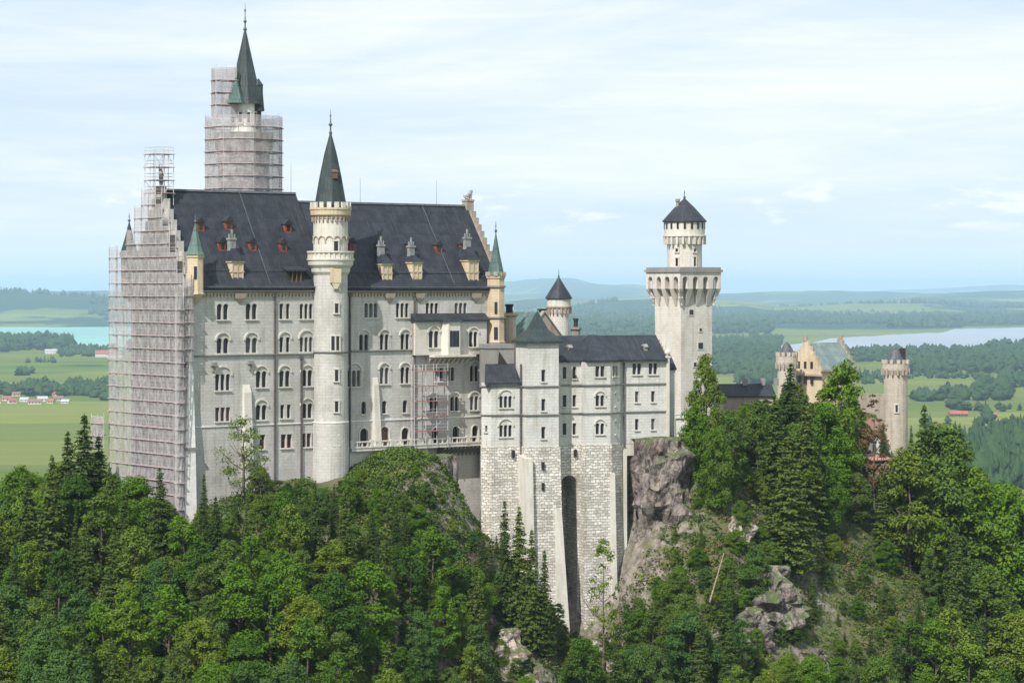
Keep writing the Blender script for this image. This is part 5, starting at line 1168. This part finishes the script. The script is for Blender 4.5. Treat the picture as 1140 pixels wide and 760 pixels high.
PR = {k: [proto(k, i) for i in range(n)] for k, n in (('broad', 7), ('spruce', 4), ('pine', 1), ('larch', 2), ('young', 1))}
TREES = []
def plant(kind, i, x, y, z, h, wscale=1., rot=None, label=None, cat='tree', name=None):
    cr, tr, h0, rw = PR[kind][i % len(PR[kind])]; k = h/h0
    nm = name or {'broad': 'broadleaf_tree', 'spruce': 'spruce_tree', 'pine': 'pine_tree', 'larch': 'birch_tree', 'young': 'ash_tree'}[kind]
    t = bpy.data.objects.new(nm, None); COL.objects.link(t); t.location = (x, y, z); t.rotation_euler = (0, 0, rot if rot is not None else rs.uniform(0, 6.28)); t.scale = (k*wscale, k*wscale, k)
    for n_, me in (('trunk', tr), ('crown', cr)):
        o = bpy.data.objects.new(n_, me); COL.objects.link(o); o.parent = t
    t['category'] = 'bush' if nm == 'bush' else 'tree'; kind = 'bush' if nm == 'bush' else kind
    if label: t['label'] = label
    TREES.append((t, kind, CU+F*x/y, HV-F*z/y, h, x, y, rw*k*wscale)); return t
# skyline of the treetops in the photograph
SKU = [-80, 0, 30, 60, 75, 115, 130, 150, 180, 205, 240, 262, 290, 320, 345, 370, 392, 440, 480, 500, 515, 545, 560, 585, 602, 622, 642, 700, 718, 740, 752, 764, 772, 800, 815, 832, 850, 870, 900, 925, 955, 972, 985, 1010, 1020, 1035, 1050, 1066, 1088, 1115, 1140, 1220]
SKV = [530, 515, 503, 515, 500, 500, 512, 522, 532, 562, 566, 558, 545, 538, 535, 532, 524, 514, 520, 548, 575, 592, 585, 585, 610, 652, 668, 668, 645, 630, 566, 505, 480, 456, 452, 445, 440, 420, 420, 410, 418, 455, 462, 466, 460, 464, 480, 492, 535, 548, 580, 610]
def sky_v(u0, u1): q = np.linspace(u0, u1, 7); return float(np.max(np.interp(q, SKU, SKV)))
# clearings where rock and scrub show: (u, v, ru, rv)
CLR = [(588, 655, 36, 44), (515, 560, 18, 40), (858, 575, 30, 42), (905, 690, 62, 66), (995, 660, 34, 44), (940, 610, 26, 30), (655, 690, 30, 30), (440, 545, 38, 24), (585, 715, 26, 24), (800, 610, 14, 28), (748, 560, 44, 74)]
manual = []
def at(kind, i, u, Y, h, wsc=1., top=None, label=None, rot=None, name=None):
    x = px(u, Y); z = float(H([x], [Y])[0]) - .4
    if top is not None: h = (HV-top)/F*Y - z
    manual.append((x, Y)); return plant(kind, i, x, Y, z, h, wsc, rot, label, name=name)
at('young', 0, 271, 380, 0, 1.0, 466, 'young light green tree with sparse leaves against the pale palace wall')
at('broad', 4, 786, 420, 0, .62, 399, 'tall fresh green broadleaf tree on the cliff top beside the square tower', name='broadleaf_tree')
at('broad', 0, 776, 417, 0, .8, 452); at('broad', 2, 797, 412, 0, .62, 476); at('broad', 5, 812, 416, 0, .85, 455)
at('larch', 0, 672, 392, 0, .8, 596, 'slender feathery green tree standing in front of the polygonal stone base')
at('larch', 1, 690, 394, 0, .8, 640)
at('spruce', 2, 880, 438, 0, 1.25, 404, 'tallest dark spruce in front of the ochre gatehouse'); at('spruce', 0, 862, 425, 0, 1.3, 438); at('spruce', 1, 897, 426, 0, 1.2, 440); at('spruce', 2, 878, 415, 0, 1.3, 480)
at('broad', 3, 936, 448, 0, .8, 402, 'tall airy tree covering the right part of the gatehouse roof')
at('pine', 0, 973, 446, 0, .9, 436, 'reddish brown needled pine left of the stout round turret')
at('pine', 0, 962, 452, 0, .7, 452, 'smaller reddish pine in front of the annex')
at('spruce', 3, 1029, 445, 0, .95, 449, 'pointed dark spruce just right of the stout round turret')
at('spruce', 0, 94, 386, 0, 1.4, 461, 'tallest pointed spruce above the left treetops by the meadow'); at('spruce', 1, 75, 388, 0, 1.4, 481); at('spruce', 3, 110, 389, 0, 1.5, 484); at('spruce', 1, 58, 374, 0, 1.3, 508)
at('spruce', 2, 178, 366, 0, 1.1, 520, 'dark spruce with its tip before the foot of the netted scaffold'); at('spruce', 1, 227, 369, 0, .8, 528, 'slim spruce standing right beside the white corner buttress'); at('spruce', 3, 240, 366, 0, 1., 552)
at('spruce', 0, 562, 388, 0, .75, 556, 'spruce in front of the left end of the stone base'); at('spruce', 2, 578, 388, 0, .9, 563); at('spruce', 3, 592, 386, 0, .9, 588); at('spruce', 1, 606, 387, 0, .85, 612)
at('spruce', 3, 414, 372, 0, .9, 560, 'olive spruce in the middle of the grassy knoll'); at('spruce', 1, 427, 366, 0, .9, 600)
at('broad', 2, 290, 378, 0, .9, 520); at('broad', 6, 320, 381, 0, .9, 538)
at('broad', 6, 1045, 448, 0, 1.05, 480, 'big bright green rounded tree below the right end of the castle'); at('broad', 2, 1115, 448, 0, 1., 541); at('broad', 0, 1080, 446, 0, 1., 520); at('broad', 3, 1012, 440, 0, 1., 500)
# generic trees on the slopes
cand = 0; pts_ = list(manual); n_by = {'broad': 0, 'spruce': 0, 'bush': 0}
rs2 = np.random.RandomState(5)
def sample(n_try, umin, umax, ymin, ymax, dmin, hr, pspruce, w=1., small=False):
    us = rs2.uniform(umin, umax, n_try); Ys = rs2.uniform(ymin, ymax, n_try); xs = (us-CU)/F*Ys; zs = H(xs, Ys)
    for u, Yd, x, z in zip(us, Ys, xs, zs):
        v = HV - F*z/Yd
        if v > 860: continue
        if any((x-a)**2+(Yd-b)**2 < dmin**2 for a, b in pts_): continue
        in_c = any(((u-a)/c)**2+((v-b)/d)**2 < 1 for a, b, c, d in CLR)
        # keep away from buildings
        sf = (x-PA.o[0])*PA.d[0]+(Yd-PA.o[1])*PA.d[1]; of = (x-PA.o[0])*PA.m[0]+(Yd-PA.o[1])*PA.m[1]
        if -4.5 < sf < 62 and of > -23 and of < (2.6 if small else 5.5) and (Yd > 376 or small): continue
        if sf > -6 and of < (2.2 if small else 5) and u < 760 and Yd > 395: continue
        sk_ = (x-K.o[0])*K.d[0]+(Yd-K.o[1])*K.d[1]; ok_ = (x-K.o[0])*K.m[0]+(Yd-K.o[1])*K.m[1]
        if -4 < sk_ < 46 and -15 < ok_ < 5.5: continue
        sp = rs2.uniform() < pspruce(u, v); kind = 'spruce' if sp else 'broad'
        hh = rs2.uniform(*hr)*(1.15 if sp else 1.0)
        if in_c: 
            if rs2.uniform() < (.35 if small else .75): continue
            hh *= (.8 if small else .45)
        rad = (1.6 if sp else 3.6)*hh/15; du = rad/Yd*F
        lim = sky_v(u-du*.5, u+du*.5) + rs2.uniform(-3, 9); zl = (HV-lim)/F*Yd
        # clearings in front stay open
        hh = min(hh, zl-z)
        for a, b, c, d in CLR:
            if abs(u-a) < c+du*.6 and v > b+d*.5: hh = min(hh, max((HV-(b+d*.6))/F*Yd-z, 4.2))
        if 936 < u+du*.5 and u-du*.5 < 990 and Yd < 468: hh = min(hh, (HV-524)/F*Yd-z)
        if 900 < u+du*.4 and u-du*.4 < 926: hh = min(hh, (HV-446)/F*Yd-z)
        if hh < (1.6 if small else 3.0): continue
        bush = kind == 'broad' and hh < 5.2; kk_ = 'bush' if bush else kind
        if n_by[kk_] >= {'broad': 275, 'spruce': 150, 'bush': 220}[kk_]: continue
        n_by[kk_] += 1; pts_.append((x, Yd))
        plant(kind, int(rs2.randint(7)), x, Yd, z-.4, hh, w*rs2.uniform(.85, 1.15)*(1 if hh > 7 else 1.15), name='bush' if bush else None)
psp = lambda u, v: .26 if u < 260 else (.20 if u < 520 and v > 620 else (.28 if u < 640 else (.12 if u < 760 else (.42 if v < 640 else .25))))
sample(3500, -40, 470, 316, 372, 4.5, (9, 15), psp)
sample(900, -60, 125, 372, 408, 4.6, (13, 17), lambda u, v: .3)
sample(3000, -40, 400, 368, 412, 4.0, (7, 13), psp)
sample(1500, 760, 1190, 405, 478, 4.0, (9, 18), psp)
sample(2500, 640, 1190, 345, 412, 4.3, (8, 14), psp)
sample(1800, 400, 760, 326, 404, 4.2, (6, 12), psp)
sample(2600, -40, 1190, 320, 440, 3.3, (3.2, 7), psp)
sample(3000, 380, 560, 368, 404, 2.3, (1.8, 3.6), lambda u, v: .06, 1.2, True)
sample(2600, 560, 1100, 365, 425, 2.6, (2.0, 4.6), lambda u, v: .12, 1.15, True)
sample(900, 220, 400, 366, 392, 2.4, (2.0, 4.2), lambda u, v: .1, 1.2, True)
print('trees', n_by, len(TREES))
# a label for every tree: kind, size and where it stands, counted from the left
REG = [('on the wooded slope by the meadow', lambda u, v: u < 120 and v < 640), ('below the scaffolded west gable', lambda u, v: u < 215 and v < 640),
       ('at the lower left of the forest slope', lambda u, v: u < 215), ('under the pale western palace wall', lambda u, v: u < 345 and v < 640),
       ('at the bottom under the western palace wall', lambda u, v: u < 345), ('on the grassy knoll under the terrace', lambda u, v: u < 520 and v < 640),
       ('at the bottom below the grassy knoll', lambda u, v: u < 520), ('on the brown gully slope', lambda u, v: u < 632 and v < 800), ('near the foot of the tall stone base', lambda u, v: u < 700),
       ('below the brown cliff', lambda u, v: u < 800 and v > 640), ('beside the brown cliff and square tower', lambda u, v: u < 830 and v <= 640),
       ('in front of the gatehouse', lambda u, v: u < 965 and v < 600), ('on the rocky slope below the gatehouse', lambda u, v: u < 965),
       ('under the stout round turret', lambda u, v: u < 1075 and v < 660), ('low on the slope under the round turret', lambda u, v: u < 1075), ('at the right end of the wooded hill', lambda u, v: True)]
ONES = ['', 'first', 'second', 'third', 'fourth', 'fifth', 'sixth', 'seventh', 'eighth', 'ninth', 'tenth', 'eleventh', 'twelfth', 'thirteenth', 'fourteenth', 'fifteenth', 'sixteenth', 'seventeenth', 'eighteenth', 'nineteenth']
TENS = {2: 'twenty', 3: 'thirty', 4: 'forty', 5: 'fifty', 6: 'sixty', 7: 'seventy'}
def ordn(n):
    if n < 20: return ONES[n]
    return (TENS[n//10]+'-'+ONES[n % 10]) if n % 10 else TENS[n//10][:-1]+'ieth'
grp = {}
for T_ in TREES:
    t, kind, u, v, h, x, y, rw = T_
    if 'label' in t: t['group'] = {'spruce': 'spruces on the castle hill', 'bush': 'bushes on the castle hill'}.get(kind, 'broadleaf trees on the castle hill'); continue
    ri = next(i for i, r_ in enumerate(REG) if r_[1](u, v))
    size = 'small' if h < 7 else ('tall' if h > 14 else 'middle-sized')
    grp.setdefault((kind, ri, size), []).append(T_)
for (kind, ri, size), L_ in grp.items():
    L_.sort(key=lambda q: q[2]); kn = {'broad': 'green broadleaf tree', 'bush': 'rounded leafy bush', 'spruce': 'dark spruce', 'larch': 'feathery tree', 'pine': 'pine', 'young': 'tree'}[kind]
    for i, q in enumerate(L_):
        q[0]['label'] = f"{size} {kn} {REG[ri][0]}, " + ("the only one there" if len(L_) == 1 else f"{ordn(i+1)} from left"); q[0]['group'] = {'spruce': 'spruces on the castle hill', 'bush': 'bushes on the castle hill'}.get(kind, 'broadleaf trees on the castle hill')

# scrub and ground cover on the slope
def scatter_scrub(name, n, ymin, ymax, umin, umax, size, seed, mat, label, rad=(.5, 1.3), per=26, thr=-.12):
    r = np.random.RandomState(seed); us = r.uniform(umin, umax, n); Ys = r.uniform(ymin, ymax, n); xs = (us-CU)/F*Ys
    zs = H(xs, Ys); vs = HV-F*zs/Ys; sk_ = (xs-K.o[0])*K.d[0]+(Ys-K.o[1])*K.d[1]; ok_ = (xs-K.o[0])*K.m[0]+(Ys-K.o[1])*K.m[1]
    sf = (xs-PA.o[0])*PA.d[0]+(Ys-PA.o[1])*PA.d[1]; of = (xs-PA.o[0])*PA.m[0]+(Ys-PA.o[1])*PA.m[1]
    pat = fbm(xs*.09, Ys*.09, 77, 3)+fbm(xs*.4, Ys*.4, 78, 2)*.4
    keep = (vs < 840) & ~((sk_ > -2) & (sk_ < 38) & (ok_ < 3.4)) & ~((sf > -1) & (sf < 61) & (of < 1.2)) & (pat > thr)
    xs, Ys, zs = xs[keep], Ys[keep], zs[keep]; P, Nr = [], []
    for x, y, z in zip(xs, Ys, zs):
        rr_ = r.uniform(*rad); k = int(per*(rr_/rad[1])**1.5)+5; d = r.normal(0, 1, (k, 3)); d /= np.linalg.norm(d, axis=1, keepdims=True); d[:, 2] = np.abs(d[:, 2])
        P.append(np.array([x, y, z-.1])+d*rr_*r.uniform(.5, 1, (k, 1))*np.array([1, 1, .8])); Nr.append(d+[0, 0, .4])
    V, Fq = quads(np.concatenate(P), np.concatenate(Nr), np.full(sum(map(len, P)), size), r); o = bpy.data.objects.new(name, npmesh(name, V, Fq, M[mat])); COL.objects.link(o)
    return tag(o, label, 'undergrowth', kind='stuff')
scatter_scrub('undergrowth', 9000, 325, 470, -60, 1200, .34, 1, 'shrub', 'low green scrub covering the steep hillside between the trees', (.5, 1.5), 34)
scatter_scrub('undergrowth', 5000, 340, 440, 200, 1100, .30, 6, 'shrubdark', 'dark ivy green scrub in the hollows of the hillside', (.5, 1.6), 34)
scatter_scrub('undergrowth', 8000, 345, 440, 380, 1100, .30, 7, 'shrubbrown', 'olive brown dry scrub on the steep gully slopes', (.4, 1.3), 30)
scatter_scrub('undergrowth', 7000, 360, 440, 620, 1100, .28, 12, 'shrublight', 'bright tufts of grass and seedlings on the right hand rocky slope', (.3, 1.0), 22, -.9)
scatter_scrub('undergrowth', 3600, 372, 404, 385, 520, .26, 2, 'shrublight', 'grass and small bushes covering the knoll below the terrace', (.35, 1.1), 24, -9)
scatter_scrub('undergrowth', 500, 376, 404, 385, 540, .28, 8, 'shrubdark', 'darker low bushes dotted over the knoll below the terrace', (.5, 1.2), 50, -9)
# scrub tufts on the cliff
def fallen(u0, v0, u1, v1, Yd, label):
    t = thing('fallen_trunk', label, 'dead tree', (px(u0, Yd), Yd, pz(v0, Yd))); mb = MB(); a = Vector((px(u0, Yd), Yd, pz(v0, Yd))); b = Vector((px(u1, Yd-3), Yd-3, pz(v1, Yd-3)))
    mb.tube(a, b, .08, .15, 6); mb.build('trunk', M['deadwood'], t)
    mb = MB()
    for k in range(4): p = a.lerp(b, .2+.15*k); mb.tube(p, p+Vector((.7*(-1)**k, 0, .6)), .05, .02, 4)
    mb.build('branch', M['deadwood'], t)
fallen(806, 615, 790, 670, 396, 'bare pale dead trunk leaning on the slope below the cliff')

# ================================================================ THE PLAIN: woods, hedges, houses
def far_tree_mesh(n_items, rs_, broad=.6):
    pass
def wood(label, patches, seed, hr=(14, 24), pc=.5, name='woodland', hilly=False, thr=None):
    """patches: (u0,u1,v0,v1,count): trees stand between those lines of the plain, as far away as those lines are"""
    r = np.random.RandomState(seed); Vs, Fs = [], []; base = 0
    for (u0, u1, v0, v1, n) in patches:
        us = r.uniform(u0, u1, n); vs = r.uniform(v0, v1, n); Ys = vs if hilly else VZ*F/(HV-vs); xs = (us-CU)/F*Ys; zs_ = valley_h(xs, Ys) if hilly else np.full_like(xs, VZ)
        if thr is not None: kp = fbm(xs/700, Ys/1300, seed, 4) > thr; xs, Ys, zs_ = xs[kp], Ys[kp], zs_[kp]
        for x, y, vz_ in zip(xs, Ys, zs_):
            h = r.uniform(*hr); con = r.uniform() < pc; k = 7; ringz = [0, .18, .45, .72, .9] if not con else [0, .15, .4, .7]; ringr = [.14, .36, .40, .27, .12] if not con else [.10, .21, .16, .08]
            V = []
            for zz_, rd in zip(ringz, ringr):
                a = np.arange(k)/k*2*math.pi+r.uniform(0, 6); rr_ = h*rd*r.uniform(.7, 1.25, k)*(1.25 if not con else 1.)
                V.append(np.stack([x+rr_*np.cos(a), y+rr_*np.sin(a), vz_+h*(zz_+r.uniform(-.05, .05, k)*(zz_ > 0))-1], 1))
            V.append(np.repeat([[x, y, vz_+h]], k, 0)); m = len(ringz); V = np.concatenate(V)
            i = np.arange(k); Fq = np.concatenate([np.stack([j*k+i, j*k+(i+1) % k, (j+1)*k+(i+1) % k, (j+1)*k+i], 1) for j in range(m)])
            Vs.append(V); Fs.append(Fq+base); base += len(V)
    o = bpy.data.objects.new(name, npmesh(name, np.concatenate(Vs), np.concatenate(Fs), M['farleaf'])); COL.objects.link(o); return tag(o, label, 'woodland', kind='stuff')
wood('dark spruce wood on the plain at the right edge of the picture', [(1062, 1160, 500, 545, 420), (1085, 1220, 485, 500, 110)], 1, (20, 34), .85)
wood('tree clumps scattered on the bright meadow right of the stout turret', [(1045, 1095, 438, 446, 70), (1088, 1125, 428, 446, 90), (1115, 1170, 420, 432, 60), (1015, 1040, 444, 447, 22), (1098, 1104, 466, 472, 5), (1058, 1068, 452, 456, 10)], 2, (13, 24), .3)
wood('long belt of trees between meadow and pale lake', [(960, 1200, 394, 400, 520), (1100, 1200, 386, 392, 160), (1030, 1150, 402, 412, 260), (1080, 1180, 398, 416, 200), (900, 1000, 396, 403, 160), (1000, 1060, 408, 417, 90), (800, 930, 400, 412, 330)], 3, (18, 34), .5)
wood('dark wood and hedges between the square tower and the gatehouse', [(760, 870, 378, 396, 620), (740, 900, 404, 417, 480), (620, 740, 372, 384, 200), (820, 1000, 421, 428, 150)], 4, (18, 30), .6)
wood('dark wooded headland in front of the turquoise lake', [(-40, 72, 383, 390, 420), (60, 82, 386, 389, 40), (-60, 20, 388, 392, 90)], 5, (30, 48), .8)
wood('trees around the village on the left plain', [(0, 130, 436, 441, 130), (30, 60, 430, 437, 50), (75, 130, 428, 434, 50), (-60, 0, 430, 445, 60), (60, 130, 388, 397, 180), (20, 36, 415, 418, 12), (30, 60, 402, 404, 10), (100, 130, 440, 446, 24)], 6, (12, 22), .3)
wood('distant wooded shores beyond the pale lake', [(600, 1200, 352, 361, 900), (600, 860, 361, 372, 700), (990, 1070, 361, 365, 200), (730, 900, 345, 352, 400)], 7, (26, 60), .6)
wood('single trees and hedgerows dotted over the right meadows', [(1000, 1160, 418, 422, 60), (1090, 1150, 470, 482, 16), (1020, 1060, 470, 476, 8), (1060, 1140, 455, 458, 12)], 8, (9, 16), .3)
wood('dark forest covering the long hill beyond the turquoise lake', [(-60, 300, 12900, 16500, 2600)], 9, (28, 44), .7, hilly=True, thr=-.12)
wood('blue green forests on the low hills beyond the pale lake', [(560, 1210, 12900, 19500, 5200)], 10, (28, 46), .6, hilly=True, thr=.02)
wood('woods and hedges on the plain hidden behind the castle', [(140, 760, 384, 392, 700), (180, 420, 402, 408, 220), (450, 720, 398, 410, 300), (240, 340, 430, 440, 120), (500, 640, 432, 438, 120), (380, 470, 455, 462, 60)], 14, (16, 30), .5)
def house(u, v, l, wd, h, rot, label, wallm='render', roofm='redtile', name='house', group=None, rh=.4):
    p = on_plane(u, v); fr = Fr(p.x, p.y, rot); t = thing(name, label, name.replace('_', ' '), (p.x, p.y, VZ), group)
    mb = MB(); mb.prism([fr.P(0, 0), fr.P(l, 0), fr.P(l, -wd), fr.P(0, -wd)], VZ-.5, VZ+h); mb.across(fr.sub(0, 0, 0), 0, -.01, [(0, VZ+h), (0.01, VZ+h), (.01, VZ+h+.01)]); 
    for s_c in (0, l-.3): mb.loft([[fr.P(s_c, 0, VZ+h), fr.P(s_c, -wd/2, VZ+h+wd*rh), fr.P(s_c, -wd, VZ+h)], [fr.P(s_c+.3, 0, VZ+h), fr.P(s_c+.3, -wd/2, VZ+h+wd*rh), fr.P(s_c+.3, -wd, VZ+h)]])
    mb.build('wall', M[wallm], t); e = .8; mb = MB()
    mb.along(fr, -e, l+e, [(e, VZ+h-e*rh*2+.02), (-wd/2, VZ+h+wd*rh+.02), (-wd/2, VZ+h+wd*rh+.5), (e, VZ+h-e*rh*2+.5)]); mb.along(fr, -e, l+e, [(-wd-e, VZ+h-e*rh*2+.02), (-wd/2, VZ+h+wd*rh+.02), (-wd/2, VZ+h+wd*rh+.5), (-wd-e, VZ+h-e*rh*2+.5)]); mb.build('roof', M[roofm], t)
    mb = MB(); n = max(2, int(l/5))
    for i in range(n): mb.box(fr, l*(i+.5)/n-.7, l*(i+.5)/n+.7, .003, .06, VZ+1.2, VZ+3.2)
    mb.build('window_row', M['glass'], t); return t
G_ = 'village houses on the plain'
vil = [(2, 446, 20, 10, 5, 5, 'redtile', 'render', 'red roofed house at the left edge of the village'), (10, 449, 15, 9, 5, 30, 'redtile', 'render', 'near red roofed village house in front of the grey one'), (22, 447, 16, 9, 4.5, -10, 'greyroof', 'render', 'pale grey roofed village shed between red roofs'),
 (31, 450, 24, 12, 5, 8, 'browntile', 'render', 'long village hall nearest the meadow'), (42, 447, 18, 10, 6, 12, 'greyroof', 'render', 'white village house with light roof behind the long hall'), (52, 449, 13, 9, 5, -20, 'redtile', 'ochre', 'small red roofed house right of the long village hall'),
 (60, 446, 17, 10, 5, 15, 'browntile', 'ochre', 'brown roofed ochre village house before the last one of the row'), (68, 449, 14, 9, 4, 0, 'greyroof', 'render', 'low white house at the right end of the village'), (14, 441, 15, 9, 5, 20, 'browntile', 'render', 'brown roofed house in the back row of the village'),
 (35, 440, 12, 9, 5.5, 60, 'browntile', 'render', 'narrow gabled white house in the back row'), (58, 441, 14, 9, 5, 10, 'redtile', 'render', 'red roofed house among trees at the back of the village'), (99, 440, 15, 10, 7, 50, 'browntile', 'render', 'single white house alone among the trees right of the village'),
 (-8, 449, 15, 9, 5, 5, 'redtile', 'render', 'red roofed house cut by the left picture border')]
for u, v, l, wd, h, rot, rm, wm, lb in vil: house(u, v, l*.85, wd*.85, h*.8, rot, lb, wm, rm, group=G_)
for u, v, l, rm, lb in ((106, 397.5, 55, 'redtile', 'long red roofed farm beside the lake shore'), (113, 396, 40, 'redtile', 'red farm roof behind the long farm'), (119, 398.5, 46, 'browntile', 'brown red barn nearest the scaffold'), (50, 394, 26, 'greyroof', 'pale farmhouse under the dark wooded headland'), (60, 393.5, 22, 'greyroof', 'white farmhouse right under the end of the headland wood')):
    house(u, v, l, l*.4, 9, 8, lb, 'render', rm, 'farm', group='farms by the lake')
house(1058, 463.5, 25, 9, 4, 3, 'long red roofed barn on the bright right meadow', 'woodbrown', 'redtile', 'barn'); house(1102, 463.5, 10, 7, 3, 3, 'tiny red brown hut right of the long barn', 'woodbrown', 'redtile', 'barn')
house(1042, 475, 7, 5, 2.5, -5, 'small dark hut below the stout round turret level on the meadow', 'woodbrown', 'browntile', 'barn')
house(1117, 498, 14, 10, 6, 5, 'white building with grey roof in the gap of the dark wood', 'render', 'greyroof', 'house'); house(1073, 497, 6, 8, 9, 40, 'narrow white house gable left of the dark wood', 'render', 'browntile', 'house')
house(1084, 498, 10, 9, 5, 10, 'low white house behind the dark wood trees', 'render', 'greyroof', 'house')
# ================================================================ HAZE
hz = bpy.data.materials.new('haze_air'); hz.use_nodes = True; Nn = hz.node_tree.nodes; Nn.remove(Nn['Principled BSDF'])
pv = Nn.new('ShaderNodeVolumePrincipled'); pv.inputs['Color'].default_value = (.55, .78, 1, 1); pv.inputs['Density'].default_value = 3.8e-5; pv.inputs['Anisotropy'].default_value = 0.
hz.node_tree.links.new(pv.outputs[0], Nn['Material Output'].inputs['Volume'])
mb = MB(); mb.loft([[Vector((a, b, VZ-12)) for a, b in ((-42000, -1600), (42000, -1600), (42000, 76000), (-42000, 76000))], [Vector((a, b, 260)) for a, b in ((-42000, -1600), (42000, -1600), (42000, 76000), (-42000, 76000))]])
h_ = mb.build('haze', hz); tag(h_, 'thin blue haze over the plain', 'haze', kind='stuff')
